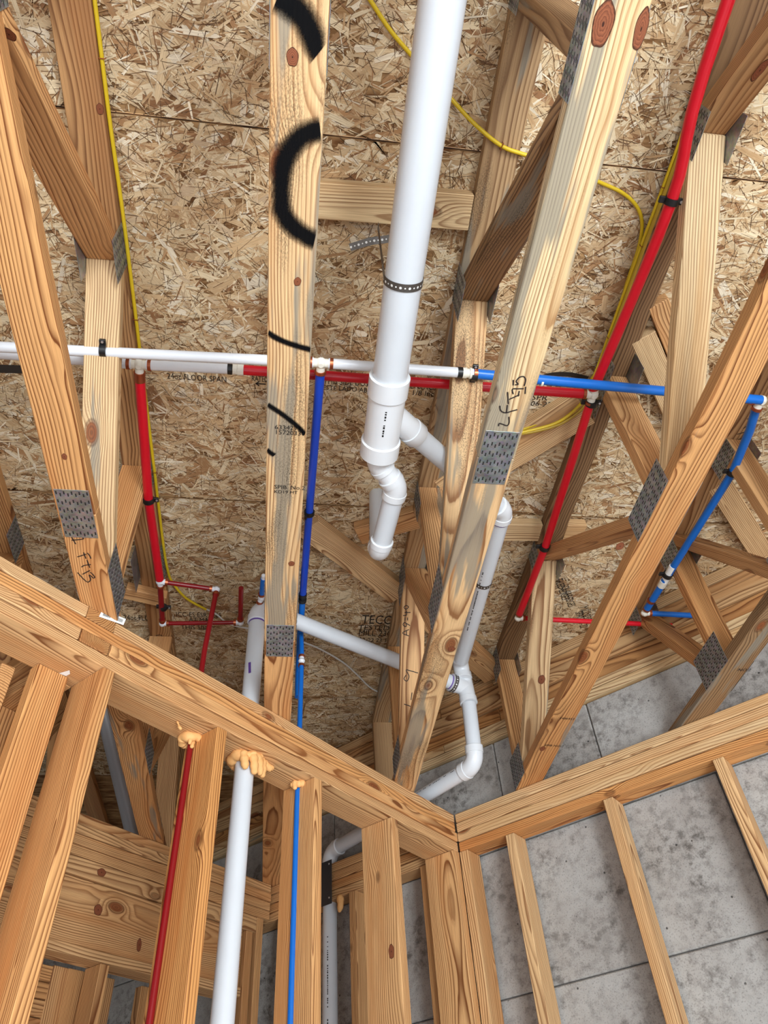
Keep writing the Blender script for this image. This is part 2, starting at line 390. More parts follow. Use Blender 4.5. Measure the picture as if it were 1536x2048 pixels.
# strands of the boards in sight
def flakes(o, x0, x1, y0, y1):
    x0, x1 = max(x0, -2.5), min(x1, 2.2); y0, y1 = max(y0, -.15), min(y1, 3.75)
    if x1 - x0 < .05 or y1 - y0 < .05: return
    A = (x1 - x0) * (y1 - y0); vs, cs, uvs = [], [], []
    pal = .98 * np.array([srgb(*c)[:3] for c in ((230, 204, 162), (240, 220, 182), (214, 182, 138), (200, 164, 120), (178, 136, 94), (248, 234, 206), (150, 108, 72), (222, 196, 160))])
    pw = np.array([.2, .18, .19, .15, .09, .09, .05, .05]); pw /= pw.sum()
    for dens, l0, l1, w0, w1, zz, sg in ((520, .05, .15, .012, .042, (.0000, .0008), .55), (1500, .03, .10, .004, .016, (.0004, .0014), .75), (3000, .015, .07, .0012, .005, (.0008, .0017), .95), (3100, .008, .055, .0006, .0016, (.0012, .0022), 1.1)):
        n = int(A * dens); cx = RNG.uniform(x0, x1, n); cy = RNG.uniform(y0, y1, n)
        l = RNG.uniform(l0, l1, n) / 2; wd = RNG.uniform(w0, w1, n) / 2; a = RNG.normal(0, sg, n)
        ux, uy = np.cos(a), np.sin(a); z = HO + CZ - RNG.uniform(zz[0], zz[1], n)
        k = RNG.uniform(-.5, .5, (n, 4)); tw = RNG.normal(0, .0006, (n, 4))
        P = np.zeros((n, 6, 3)); sk = [(-1, -1), (1, -1), (1.0, 0), (1, 1), (-1, 1), (-1.0, 0)]
        je = RNG.uniform(-.35, .35, (n, 6))
        for j, (sx, sy) in enumerate(sk):
            lx = l * (sx + je[:, j] * (.5 if sy else 1)); ly = wd * sy * (1 + je[:, j])
            P[:, j, 0] = np.clip(cx + lx * ux - ly * uy, x0, x1); P[:, j, 1] = np.clip(cy + lx * uy + ly * ux, y0, y1)
            P[:, j, 2] = z + (tw[:, j % 4] * (wd > .002))
            uvs.append(np.stack([lx + cx * 3.1, ly + cy * 5.3], 1))
        c = pal[RNG.choice(len(pal), n, p=pw)] * RNG.uniform(.86, 1.1, (n, 1))
        if dens == 3100: c = np.array([srgb(96, 66, 42)[:3]]) * RNG.uniform(.5, 1.3, (n, 1))  # brown slivers whose dark colour also imitates shaded cracks between strands
        vs.append(P.reshape(-1, 3)); cs.append(np.repeat(c, 6, 0))
        U = np.stack(uvs[-6:], 1).reshape(-1, 2); uvs = uvs[:-6]; uvs.append(U)
    Vv = np.concatenate(vs); Cc = np.concatenate(cs); Uu = np.concatenate(uvs); n = len(Vv) // 6
    Vv[:, 2] = np.minimum(Vv[:, 2], HO + CZ + .0008)
    # drop strands beyond the rim of the concrete wall
    ok = ((Vv[:, 0] * Ld.x + Vv[:, 1] * Ld.y).reshape(-1, 6).max(1) < 2.66); sel = np.repeat(ok, 6); Vv, Cc, Uu = Vv[sel], Cc[sel], Uu[sel]; n = len(Vv) // 6
    if n == 0: return
    me = bpy.data.meshes.new('strands'); me.vertices.add(len(Vv)); me.vertices.foreach_set('co', Vv.ravel())
    me.loops.add(6 * n); me.loops.foreach_set('vertex_index', np.arange(6 * n).reshape(-1, 6)[:, ::-1].ravel().astype(np.int32))
    me.polygons.add(n); me.polygons.foreach_set('loop_start', (np.arange(n) * 6).astype(np.int32))
    at = me.attributes.new('col', 'FLOAT_COLOR', 'POINT'); at.data.foreach_set('color', np.concatenate([Cc, np.ones((len(Cc), 1))], 1).ravel())
    l = me.uv_layers.new(name='uv'); l.data.foreach_set('uv', Uu.reshape(-1, 6, 2)[:, ::-1].ravel())
    me.update(); me.validate()
    f = link('strands', me, FLAKE, o); f['kind'] = 'stuff'
for p in PAN: flakes(*p)
def panel_at(q):
    for o, x0, x1, y0, y1 in PAN:
        if x0 <= q.x <= x1 and y0 <= q.y <= y1: return o
    return PAN[0][0]
def stamp(s, px, py, wpx, hpx, rot=0, mat=OSBINK):
    """printed stamp on the underside of the subfloor: lower-left corner at pixel, rot in degrees in the board plane"""
    p = atz(px, py, HO - .003); a = math.radians(rot); right = Vector((math.cos(a), math.sin(a), 0)); up = Vector((math.sin(a), -math.cos(a), 0))
    sc = (atz(px + 20, py, HO) - atz(px, py, HO)).length / 20; scy = (atz(px, py + 20, HO) - atz(px, py, HO)).length / 20
    text('stamp', s, p, right, up, (hpx * scy) / .70, mat, panel_at(p), width=wpx * sc if abs(rot) < 30 else wpx)
stamp('24oc FLOOR SPAN', 334, 757, 118, 11); stamp('RATED', 503, 762, 32, 11); stamp('THIS SIDE DOWN', 647, 767, 108, 12); stamp('ESTE LADO ABAJO', 645, 779, 112, 9)
stamp('SELF SPACING', 808, 776, 78, 12); stamp('1/8 Inch', 822, 790, 50, 10); stamp('SIZED EDGE', 985, 795, 70, 11); stamp('MILL', 1070, 787, 30, 10); stamp('SPR', 1062, 799, 32, 10); stamp('06-22', 1060, 811, 42, 9)
stamp('TECO', 722, 1247, 62, 17); stamp('TESTED', 716, 1259, 62, 9); stamp('MILL 230', 716, 1271, 64, 11); stamp('06-22-22 23 10', 700, 1283, 80, 8)
stamp('ICC-ES ESR 1265', 352, 1233, 90, 9); stamp('AT MA', 378, 1243, 40, 8); stamp('THIS SIDE', 362, 1258, 60, 8); stamp('24oc FLOOR', 248, 1240, 70, 10)
for s, px, py, wm, hp in (('24oc 18.0mm', 1098, 1128, .13, 10), ('TILED EDGES', 1110, 1160, .14, 10), ('SQUARE EDGES', 1122, 1172, .15, 10), ('MILL 230', 1160, 1215, .10, 10), ('SPAN 06-22', 1150, 1225, .12, 10)):
    stamp(s, px, py, wm, hp, rot=62)

for pts_, w_ in (([(-20, 736), (60, 738), (143, 741)], .028), ([(1078, 755), (1105, 748), (1140, 748), (1175, 756)], .016)):
    q_ = [atz(x, y, HO) for x, y in pts_]; ribbon('stamp', smooth_path(q_, 4), (0, 0, -1), w_, OSBINK, panel_at(q_[1]), .0032)
ar = atz(512, 766, HO); ribbon('stamp', [ar, ar + Vector((.03, 0, 0))], (0, 0, -1), .004, OSBINK, panel_at(ar), .0032); ribbon('stamp', [ar + Vector((.010, -.008, 0)), ar, ar + Vector((.010, .008, 0))], (0, 0, -1), .004, OSBINK, panel_at(ar), .0032)
# ------------------------------------------------------------------ concrete block wall at the back with its rim boards
wb = thing('wall_back', LN(2.66, -1, 0) - Vector((0, 0, CZ)), kind='structure')
Lf = 2.655
def block(n0, n1, h0, h1):
    g = .0022; a, b = n0 + g, n1 - g
    me = box_mesh(b - a, .19, (h1 - h0) - 2 * g, .004)
    link('concrete_block', me, CONC, wb, frame(LN(Lf + .097, (a + b) / 2, (h0 + h1) / 2), Nd, Ld))
courses = [-1.515, -1.21, -.74, -.27, .215, .694, 1.19, 1.63]
joints = {6: [-4.2, -3.3, -2.27, -1.36, -.907, 0.02, .93, 1.85, 2.8, 3.7], 5: [-4.2, -3.4, -2.35, -1.34, -.525, .38, 1.3, 2.2, 3.1, 3.7], 4: [-4.2, -3.0, -2.05, -1.3, -.905, -.02, .9, 1.8, 2.7, 3.7]}
for i in range(len(courses) - 1):
    js = joints.get(i, joints[4 + i % 2])
    for a, b in zip(js[:-1], js[1:]): block(a, b, courses[i], courses[i + 1])
link('mortar', box_mesh(7.9, .17, 3.14), simple('mortar', srgb(104, 100, 96), .9), wb, frame(LN(Lf + .1, -.25, .055), Nd, Ld))
for k, (h0, h1, pl, dk, pr, st_) in enumerate(((1.632, 1.666, .85, .05, .014, .25), (1.671, 1.705, .7, .1, .012, .1), (1.710, 1.776, .1, .4, -.004, 0), (1.780, 1.846, .5, .25, .006, .2), (1.850, 1.893, .2, .4, .002, 0), (1.897, 1.943, .5, .2, .008, 0))):
    for a, b in ((-4.2, -1.9 + .3 * (k % 3)), (-1.9 + .3 * (k % 3), .35 - .2 * (k % 2)), (.35 - .2 * (k % 2), 3.7)):
        board('rim_board', LN(Lf + .06 - pr, a, (h0 + h1) / 2), LN(Lf + .06 - pr, b - .002, (h0 + h1) / 2), h1 - h0, .12, (0, 0, 1), wb, pale=pl, dark=dk, stain=st_)

# ------------------------------------------------------------------ stud walls
HS = 1.183    # underside of the plates
def plate_run(par, key, segs, hs, pales):
    pass
FLOORH = -CZ
wl = thing('wall_left', LN(.8, -1.604, -CZ), kind='structure')
ph = [H0 - .0381 * i for i in range(5)]
NL, TL = -1.534, .1397
def plate_L(L0, L1, k, pale, n0=NL, n1=NL - TL, par=None, dark=0., jog=0., stain=0.):
    c = (n0 + n1) / 2 + jog; h = (ph[k] + ph[k + 1]) / 2
    return board('top_plate', LN(L0, c, h), LN(L1, c, h), abs(n1 - n0), .0356, Nd, par or wl, pale=pale, dark=dark, stain=stain, bev=.0028)
plate_L(-1.6, .780, 0, .5); plate_L(.872, 2.55, 0, .42, jog=-.003); plate_L(-1.6, 2.545, 1, .05, jog=-.001); plate_L(-1.6, .778, 2, .5); plate_L(.873, 2.55, 2, .2, jog=.0015); plate_L(-1.6, 2.55, 3, .42, jog=-.002, stain=.12)
def stud_L(Lc, pale, n0=NL, n1=NL - TL, top=HS, bot=FLOORH + .0381, wd=.0381, par=None, dark=0., name='stud', stain=0.):
    return board(name, LN(Lc, (n0 + n1) / 2, bot), LN(Lc, (n0 + n1) / 2, top - .0005), abs(n1 - n0), wd, Nd, par or wl, pale=pale, dark=dark, stain=stain)
for Lc, pl in ((-.74, .2), (-.33, .2), (.073, .2), (.886, .12), (1.292, .1), (1.719, .22), (2.131, .3), (2.531, .3)): stud_L(Lc, pl)
board('bottom_plate', LN(-1.6, NL - TL / 2, FLOORH + .019), LN(2.55, NL - TL / 2, FLOORH + .019), TL, .0377, Nd, wl, pale=.2)
# flat backing stud where the cross wall meets
board('stud', LN(.791, -1.660, FLOORH + .0381), LN(.791, -1.660, HS - .0005), .0889, .0381, Ld, wl, pale=.2, seed=.4242)

# cross wall behind the left wall (its plate ends show in the lapped joints)
wc = thing('wall_cross', LN(.826, -2.1, -CZ), kind='structure')
for k in (0, 2):
    board('top_plate', LN(.826, NL - .001, (ph[k] + ph[k + 1]) / 2), LN(.826, -2.55, (ph[k] + ph[k + 1]) / 2), .0889, .0375, Ld, wc, pale=.15, dark=.4)
for k in (1, 3):
    board('top_plate', LN(.826, NL - TL - .002, (ph[k] + ph[k + 1]) / 2), LN(.826, -2.55, (ph[k] + ph[k + 1]) / 2), .0889, .0375, Ld, wc, pale=.25)
board('header', LN(.70, -1.70, 1.06), LN(.70, -2.54, 1.06), .24, .0381, (0, 0, 1), wc, pale=.25, dark=.1)
board('header', LN(.70, -1.70, .82), LN(.70, -2.54, .82), .235, .0381, (0, 0, 1), wc, pale=.2, dark=.1)
for n_ in (-1.9, -2.3): board('stud', LN(.826, n_, FLOORH + .0381), LN(.826, n_, HS - .001), .0889, .0381, Ld, wc, pale=.2)

wr = thing('wall_right', LN(2.594, -.4, -CZ), kind='structure')
LR, TR = 2.550, .0889
def plate_N(n0, n1, k, pale, dark=0., jog=0., L0=LR, par=None):
    h = (ph[k] + ph[k + 1]) / 2; c = L0 + TR / 2 + jog
    return board('top_plate', LN(c, n0, h), LN(c, n1, h), TR, .0356, Ld, par or wr, pale=pale, dark=dark, bev=.0028)
plate_N(NL + .001, 3.2, 0, .58); plate_N(NL - TL, 3.2, 1, .45) if 0 else plate_N(NL + .001, 3.2, 1, .42); plate_N(NL + .001, 3.2, 2, .75, jog=-.002); plate_N(NL + .001, 3.2, 3, .08, jog=.001)
def stud_N(nc, pale, L0=LR, top=HS, bot=FLOORH + .0381, par=None, dark=0., wd=.0381):
    return board('stud', LN(L0 + TR / 2, nc, bot), LN(L0 + TR / 2, nc, top - .0005), TR, wd, Ld, par or wr, pale=pale, dark=dark)
for nc, pl in ((-1.5145, .4), (-1.303, .45), (-.890, .5), (-.480, .5), (-.07, .5), (.336, .5), (.742, .5), (1.15, .5), (1.56, .5), (1.97, .5)): stud_N(nc, pl)
board('bottom_plate', LN(LR + TR / 2, NL, FLOORH + .019), LN(LR + TR / 2, 3.2, FLOORH + .019), TR, .0377, Ld, wr, pale=.3)

# the small room behind the left wall: back continuation and far wall with a header
wi = thing('wall_alcove', LN(2.594, -2.1, -CZ), kind='structure')
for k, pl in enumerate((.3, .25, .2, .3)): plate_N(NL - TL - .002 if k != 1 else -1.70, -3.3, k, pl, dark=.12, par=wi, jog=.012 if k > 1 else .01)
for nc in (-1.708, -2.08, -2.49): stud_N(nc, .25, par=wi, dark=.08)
board('bottom_plate', LN(LR + TR / 2, -1.68, FLOORH + .019), LN(LR + TR / 2, -3.3, FLOORH + .019), TR, .0377, Ld, wi, pale=.3)
wf = thing('wall_far', LN(1.6, -2.6, -CZ), kind='structure')
NF = -2.555
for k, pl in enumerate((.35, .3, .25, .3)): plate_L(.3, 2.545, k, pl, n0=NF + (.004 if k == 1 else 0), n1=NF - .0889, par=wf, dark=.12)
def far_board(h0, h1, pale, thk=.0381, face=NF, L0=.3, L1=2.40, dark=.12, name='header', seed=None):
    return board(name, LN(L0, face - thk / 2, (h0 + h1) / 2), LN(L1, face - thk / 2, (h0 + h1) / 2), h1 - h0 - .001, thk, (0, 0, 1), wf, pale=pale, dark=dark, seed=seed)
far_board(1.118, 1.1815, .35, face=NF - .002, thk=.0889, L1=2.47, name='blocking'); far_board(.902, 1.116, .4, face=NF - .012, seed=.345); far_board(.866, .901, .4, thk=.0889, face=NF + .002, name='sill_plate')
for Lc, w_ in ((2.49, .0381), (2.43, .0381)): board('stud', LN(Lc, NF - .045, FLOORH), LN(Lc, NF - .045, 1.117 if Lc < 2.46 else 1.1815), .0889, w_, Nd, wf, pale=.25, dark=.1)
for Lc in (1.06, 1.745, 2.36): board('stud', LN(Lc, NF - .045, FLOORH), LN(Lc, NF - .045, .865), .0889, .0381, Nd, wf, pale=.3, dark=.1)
def alc(px0, px1, py, N, h0, h1, dark, name='stud'):
    a_, b_ = atN(px0, py, N), atN(px1, py, N); l0, l1_ = a_.dot(Ld), b_.dot(Ld)
    return board(name, LN((l0 + l1_) / 2, N - .02, h0), LN((l0 + l1_) / 2, N - .02, h1), abs(l1_ - l0), .038, Ld, wf, pale=.25, dark=dark)
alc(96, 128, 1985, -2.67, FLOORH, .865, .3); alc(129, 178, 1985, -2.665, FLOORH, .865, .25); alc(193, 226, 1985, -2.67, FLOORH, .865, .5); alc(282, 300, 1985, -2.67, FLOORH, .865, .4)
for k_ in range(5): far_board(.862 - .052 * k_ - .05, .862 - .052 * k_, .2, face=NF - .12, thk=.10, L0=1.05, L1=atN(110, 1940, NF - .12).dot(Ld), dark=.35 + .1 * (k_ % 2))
far_board(.585, .622, .3, face=NF - .02, thk=.07, L0=.9, L1=1.72, name='sill_plate')

ws_ = thing('wall_side', LN(.6, -4.2, -CZ), kind='structure')
for i in range(len(courses) - 1):
    for k in range(7):
        L0_ = -3.6 + .9 * k + (.45 if i % 2 else 0); me = box_mesh(.896, .19, courses[i + 1] - courses[i] - .0044, .004)
        link('concrete_block', me, CONC, ws_, frame(LN(L0_ + .45, -4.3, (courses[i] + courses[i + 1]) / 2), Ld, Nd))

# ------------------------------------------------------------------ floor trusses
def plate_mesh(a, b, rows, cols):
    return box_mesh(a, b, .0012, .0003)
def slots_mesh(a, b, rows, cols, sl=.0105, sw=.0034):
    vs, fs = [], []
    for r in range(rows):
        for c in range(cols):
            x = (r + .5) / rows * a - a / 2 + (.003 if c % 2 else -.003); y = (c + .5) / cols * b - b / 2
            i = len(vs)
            for dx in (-sl / 2, sl / 2):
                for dy in (-sw / 2, sw / 2): vs.append((x + dx, y + dy, .00075))
            fs.append((i, i + 2, i + 3, i + 1))
    return mesh_from(vs, fs)
def lips_mesh(a, b, rows, cols, sl=.0105, sw=.0034):
    vs, fs = [], []
    for r in range(rows):
        for c in range(cols):
            x = (r + .5) / rows * a - a / 2 + (.003 if c % 2 else -.003) + sl / 2; y = (c + .5) / cols * b - b / 2
            i = len(vs); vs += [(x, y - sw * .6, .0006), (x + .002, y - sw * .6, .0006), (x + .002, y + sw * .6, .0006), (x, y + sw * .6, .0006), (x, y - sw * .6, .0020), (x, y + sw * .6, .0020)]
            fs += [(i, i + 1, i + 2, i + 3), (i + 4, i + 1, i + 2, i + 5), (i, i + 3, i + 5, i + 4)]
    return mesh_from(vs, fs)
PCACHE = {}
def conn_plate(p, along, across, a, b, parent, out):
    """toothed plate centred at p; a along 'along', b along 'across'; faces 'out'"""
    key = (round(a, 3), round(b, 3))
    if key not in PCACHE:
        rows = max(2, round(a / .026)); cols = max(3, round(b / .0085))
        PCACHE[key] = (plate_mesh(a, b, rows, cols), slots_mesh(a, b, rows, cols), lips_mesh(a, b, rows, cols))
        for me, mt in zip(PCACHE[key], (GALV, SLOT, TOOTH)): me.materials.append(mt)
    M = frame(p + Vector(out) * .0008, along, across)
    if M.col[2].to_3d().dot(Vector(out)) < 0: M = frame(p + Vector(out) * .0008, along, -Vector(across))
    pl = link('connector_plate', PCACHE[key][0], GALV, parent, M)
    s = link('tooth_slots', PCACHE[key][1], SLOT, pl, M); s['kind'] = 'stuff'
    s = link('teeth', PCACHE[key][2], TOOTH, pl, M); s['kind'] = 'stuff'
    return pl
WD = .0889
def web(tr, X, a, b, lo=None, hi=None, mats=None):
    """flat web from (Y,h) a to b, cut level at the chords and plumb at lo / hi (Y)"""
    ay, ah = a; by, bh = b; d = Vector((by - ay, bh - ah)); l = d.length; d.normalize(); n = Vector((-d.y, d.x)); t = .019; e = .08
    P = [(ay - d.x * e + n.x * s * t, ah - d.y * e + n.y * s * t) for s in (-1, 1)]; Q = [(by + d.x * e + n.x * s * t, bh + d.y * e + n.y * s * t) for s in (1, -1)]
    poly = [P[0], P[1], Q[0], Q[1]]
    poly = clip(poly, 0, 1, H2 - .0004); poly = clip(poly, 0, -1, -(H1 + .0004))
    if lo is not None: poly = clip(poly, -1, 0, -lo)
    if hi is not None: poly = clip(poly, 1, 0, hi)
    q = [((y - ay) * d.x + (h - ah) * d.y, (y - ay) * n.x + (h - ah) * n.y) for y, h in poly]
    return prism('web', q, V(X, ay, ah), (0, d.x, d.y), (0, n.x, n.y), WD / 2, tr, **(mats or {}))
SPL = {}
def truss(X, Y0, Yend, webs, label, cm, tm, wm, bp=(), tp=(), name='floor_truss', splice=None):
    tr = thing(name, V(X, (Y0 + Yend) / 2, H0), label, 'truss', 'floor trusses overhead')
    ys = splice[0] if splice else Yend
    bc = board('bottom_chord', V(X, Y0, (H0 + H1) / 2), V(X, ys, (H0 + H1) / 2), WD, .038, (1, 0, 0), tr, **cm)
    if splice: SPL[X] = board('bottom_chord', V(X, ys + .0008, (H0 + H1) / 2), V(X, Yend, (H0 + H1) / 2), WD, .038, (1, 0, 0), tr, **splice[1])
    tc = board('top_chord', V(X, Y0, (H2 + HO) / 2), V(X, Yend, (H2 + HO) / 2 - .0005), WD, .037, (1, 0, 0), tr, **tm)
    ws = []
    for i, (a, b, lo, hi) in enumerate(webs):
        ws.append(web(tr, X, a, b, lo, hi, wm[i % len(wm)] if isinstance(wm, list) else wm))
    for y, ln, h0, h1 in bp:
        for s in (-1, 1): conn_plate(V(X + s * (WD / 2), y, (h0 + h1) / 2), (0, 1, 0), (0, 0, 1), ln, h1 - h0, tr, (s, 0, 0))
    for y, ln, h0, h1 in tp:
        for s in (-1, 1): conn_plate(V(X + s * (WD / 2), y, (h0 + h1) / 2), (0, 1, 0), (0, 0, 1), ln, h1 - h0, tr, (s, 0, 0))
    return tr, bc, tc, ws
def yend(X): return (2.645 - X * math.sin(AL)) / math.cos(AL) - .075
BT, TP = H1, H2
def std(s, ye):
    w_ = [((-.50 + s, TP), (.17 + s, BT), None, .205 + s), ((.225 + s, BT), (.225 + s, TP), None, None),
          ((.285 + s, BT), (.925 + s, TP), .245 + s, .925 + s), ((.925 + s, TP), (1.595 + s, BT), .925 + s, 1.63 + s),
          ((1.655 + s, BT), (1.655 + s, TP), None, None), ((1.735 + s, BT), (2.07 + s, TP), 1.68 + s, 2.075 + s), ((2.075 + s, TP), (2.50 + s, BT), 2.075 + s, 2.53 + s),
          ((2.56 + s, BT), (2.56 + s, TP), None, None)]
    if ye > 3.2: w_ += [((2.62 + s, BT), (3.1 + s, TP), 2.58 + s, ye)]
    if ye > 3.7: w_ += [((3.1 + s, TP), (3.55 + s, BT), 3.1 + s, 3.62 + s)]
    w_ += [((ye - .02, BT), (ye - .02, TP), None, None)]
    return w_
bpl = lambda s: [(.222 + s, .148, H0 + .002, 1.405), (1.62 + s, .20, H0 + .004, 1.44), (2.53 + s, .17, H0 + .004, 1.43)]
tpl = lambda s: [(.90 + s, .115, 1.815, 1.94), (1.68 + s, .085, 1.82, 1.94), (2.10 + s, .17, 1.83, 1.94), (.225 + s, .06, 1.85, 1.94)]
XA, XB, XC, XD, XE, XZ = -.523, -.0274, .463, .953, 1.443, -1.013
D_ = dict
tA, bA, cA, wA = truss(XA, -1.9, yend(XA), [w_ for k_, w_ in enumerate(std(-.03, yend(XA))) if k_ not in (5, 6)], 'floor truss with orange grain and square tooth plate crossing the left wall plates',
    D_(pale=.12, stain=.12, seed=.237), D_(pale=.2, dark=.5, stain=.1), [D_(pale=.3), D_(pale=.3), D_(pale=.2, stain=.1), D_(pale=.62, stain=.42), D_(pale=.3), D_(pale=.3)], bpl(-.03), tpl(-.03), splice=(1.288, D_(pale=.3, stain=.4, seed=.53)))
tB, bB, cB, wB = truss(XB, -1.9, yend(XB), std(0, yend(XB)), 'floor truss sprayed with black paint arcs, left of the big white pipe',
    D_(pale=.62, stain=.56, seed=.3), D_(pale=.4, dark=.3), D_(pale=.4, stain=.2), bpl(0), tpl(0), splice=(1.768, D_(pale=.3, stain=.12, seed=.77)))
tC, bC, cC, wC = truss(XC, -1.9, yend(XC), std(0, yend(XC)), 'pale mould-stained floor truss marked LFT175, right of the big white pipe',
    D_(pale=.85, stain=.62, seed=.873), D_(pale=.5, stain=.5, dark=.6), [D_(pale=.4, dark=.7, stain=.3), D_(pale=.3, dark=.8, stain=.4), D_(pale=.15, dark=.85, stain=.5), D_(pale=.5, stain=.6), D_(pale=.3, stain=.4), D_(pale=.3, dark=.2), D_(pale=.42, stain=.1), D_(pale=.2, dark=.3)], bpl(0), tpl(0), splice=(1.046, D_(pale=.5, stain=.55, seed=.29)))
sD = -.48
webD = [((-.35, BT), (.44, TP), None, .445), ((.445, TP), (1.105, BT), .445, 1.14), ((1.165, BT), (1.165, TP), None, None), ((1.25, BT), (1.95, TP), 1.19, 1.955), ((1.955, TP), (2.59, BT), 1.955, 2.61), ((2.635, BT), (2.635, TP), None, None)]
tD, bD, cD, wD = truss(XD, -1.9, yend(XD), webD, 'reddish floor truss landing on the right wall, red pipe clamped under it',
    D_(pale=.22, stain=.30, dark=.12, seed=.452), D_(pale=.3, dark=1., stain=.2), [D_(pale=.35, dark=.45), D_(pale=.88, stain=.1), D_(pale=.35), D_(pale=.3, dark=.15), D_(pale=.75, stain=.45), D_(pale=.35)],
    [(1.195, .215, H0 + .002, 1.425), (2.62, .15, H0, 1.46)], [(.44, .11, 1.825, 1.94), (1.16, .19, 1.825, 1.94), (1.95, .09, 1.82, 1.94), (2.62, .10, 1.82, 1.94)])
webE = [((.3, BT), (.9, TP), None, .92), ((.92, TP), (1.30, BT), .92, 1.35), ((1.375, BT), (1.375, TP), None, None), ((1.45, BT), (1.83, TP), 1.40, 1.85), ((1.872, BT), (1.872, TP), None, None), ((1.93, BT), (2.27, TP), 1.895, 2.285)]
tE, bE, cE, wE = truss(XE, -1.9, 2.30, webE, 'grey weathered floor truss at the far right with a blue pipe along its top chord',
    D_(pale=.5, dark=.9, stain=.5), D_(pale=.3, dark=.55), [D_(pale=.3, dark=.2), D_(pale=.3, dark=.2), D_(pale=.3, dark=.1), D_(pale=.3, dark=.4), D_(pale=.22, dark=.05), D_(pale=.2, dark=.3)],
    [(1.375, .16, H0, 1.44), (1.90, .17, H0, 1.455)], [(1.39, .12, 1.80, 1.94), (1.86, .12, 1.80, 1.94), (2.24, .10, 1.80, 1.94)])
tZ, bZ, cZ, wZ = truss(XZ, -1.9, yend(XZ), std(.0, yend(XZ)), 'shadowed floor truss at the left edge, half hidden by the left wall',
    D_(pale=.2, dark=.2), D_(pale=.2, dark=.3), D_(pale=.2, dark=.25), bpl(0)[1:], [(1.96, .14, 1.84, 1.94)])
bA2, bB2, bC2 = SPL[XA], SPL[XB], SPL[XC]
# splice plates on the undersides of the chords
dn = (0, 0, -1)
conn_plate(V(XA, 1.288, H0), (0, 1, 0), (1, 0, 0), .158, .079, tA, dn)
conn_plate(V(XC - .002, 1.046, H0), (0, 1, 0), (1, 0, 0), .158, .079, tC, dn)
conn_plate(V(XB, 1.768, H0), (0, 1, 0), (1, 0, 0), .150, .079, tB, dn)

def make_knot():
    k = NT('pine_knot'); uv = k.n('UVMap'); uv.uv_map = 'uv'; sp = k.n('SeparateXYZ'); k.set(sp.inputs[0], uv.outputs[0])
    r = k.math('SQRT', k.math('ADD', k.math('MULTIPLY', sp.outputs[0], sp.outputs[0]), k.math('MULTIPLY', sp.outputs[1], sp.outputs[1])))
    tc = k.n('TexCoord'); n = k.noise(tc.outputs['Object'], 160, 3)
    rr = k.math('ADD', r, k.math('MULTIPLY', n, .25)); f = k.math('FRACT', k.math('MULTIPLY', rr, 4.5))
    c = k.mix(f, srgb(150, 88, 58), srgb(104, 56, 36)); c = k.mix(k.rng(rr, .98, 1.08), c, srgb(70, 40, 24)); c = k.mix(k.rng(r, .16, .08), c, srgb(60, 30, 20))
    return k.out(c, .65, 0, .25)
KNOT = make_knot()
def knot(par, c, u, v, a, b):
    n = 30; nn = Vector(u).cross(Vector(v)).normalized(); u = Vector(u).normalized(); v = Vector(v).normalized(); vs, fs, uvs = [c + nn * .0012], [], [(0, 0)]
    for k in range(n):
        t = 2 * math.pi * k / n; q = 1 + .06 * math.sin(2 * t + a * 900) + .04 * math.sin(5 * t); vs.append(c + u * (a * q * math.cos(t)) + v * (b * q * math.sin(t)) + nn * .0006); uvs.append((math.cos(t), math.sin(t)))
    for k in range(n): fs.append((0, 1 + k, 1 + (k + 1) % n))
    me = mesh_from(vs, fs, smooth=True); l = me.uv_layers.new(name='uv')
    for lp in me.loops: l.data[lp.index].uv = uvs[lp.vertex_index]
    return add('knot', me, KNOT, par)
EX, EYm = Vector((1, 0, 0)), Vector((0, -1, 0))
for par, px, py, a, b in ((bB, 585, 114, .009, .014), (bB, 595, 563, .007, .009), (bC, 1206, 48, .016, .034), (bC, 1282, 58, .010, .030), (bD, 1085, 1497, .011, .016), (bD, 1240, 1092, .012, .014), (bA, 129, 913, .006, .009), (bB, 583, 1127, .008, .010), (bC2, 903, 1298, .012, .012)):
    knot(par, atz(px, py, H0), EX, EYm, a, b)
knot(cA, atz(200, 218, H2), EX, EYm, .008, .013)
def knotN(par, px, py, N, a, b): knot(par, atN(px, py, N), Ld, Z_v, a, b)
Z_v = Vector((0, 0, 1))
for px, py, a, b in ((196, 1820, .019, .018), (278, 1890, .011, .022)): knot(wf, atN(px, py, NF - .012), Ld, Z_v, a, b)
knot(wf, atN(203, 1745, NF - .002), Ld, Z_v, .02, .014)
for px, py, a, b in ((783, 1903, .012, .020),): knot(wl, atL(px, py, 2.112), Nd, Z_v, a, b)

# paint, ink and stamps on the lumber
def zpts(pts, h, n=5): return smooth_path([atz(x, y, h) for x, y in pts], n)
cl = (XB - WD / 2 + .001, XB + WD / 2 - .001)
for pts, wd in (([(644, 258), (615, 266), (592, 284), (573, 312), (563, 348), (560, 388), (565, 422), (582, 448), (606, 468), (634, 482)], .046), ([(556, -8), (590, 16), (613, 46), (628, 80), (645, 108)], .052), ([(534, 664), (560, 679), (590, 690), (622, 699)], .017), ([(534, 808), (562, 826), (588, 846), (612, 868)], .016), ([(532, 898), (540, 904), (549, 910)], .016)):
    ribbon('spray_paint', zpts(pts, H0), dn, wd, SPRAY, bB, .0012, cl)
def stroke(par, plane, val, pts, wd=.0035, nrm=dn, mat=PENCIL, n=4):
    fn = {'z': atz, 'x': atx}[plane]
    ribbon('pen_mark', smooth_path([fn(x, y, val) for x, y in pts], n), nrm, wd, mat, par, .0009)
def marks(par, h, ox, oy, sc, strokes, wd=.003):
    for q in strokes: stroke(par, 'z', h, [(ox + x / sc, oy + y / sc) for x, y in q], wd)
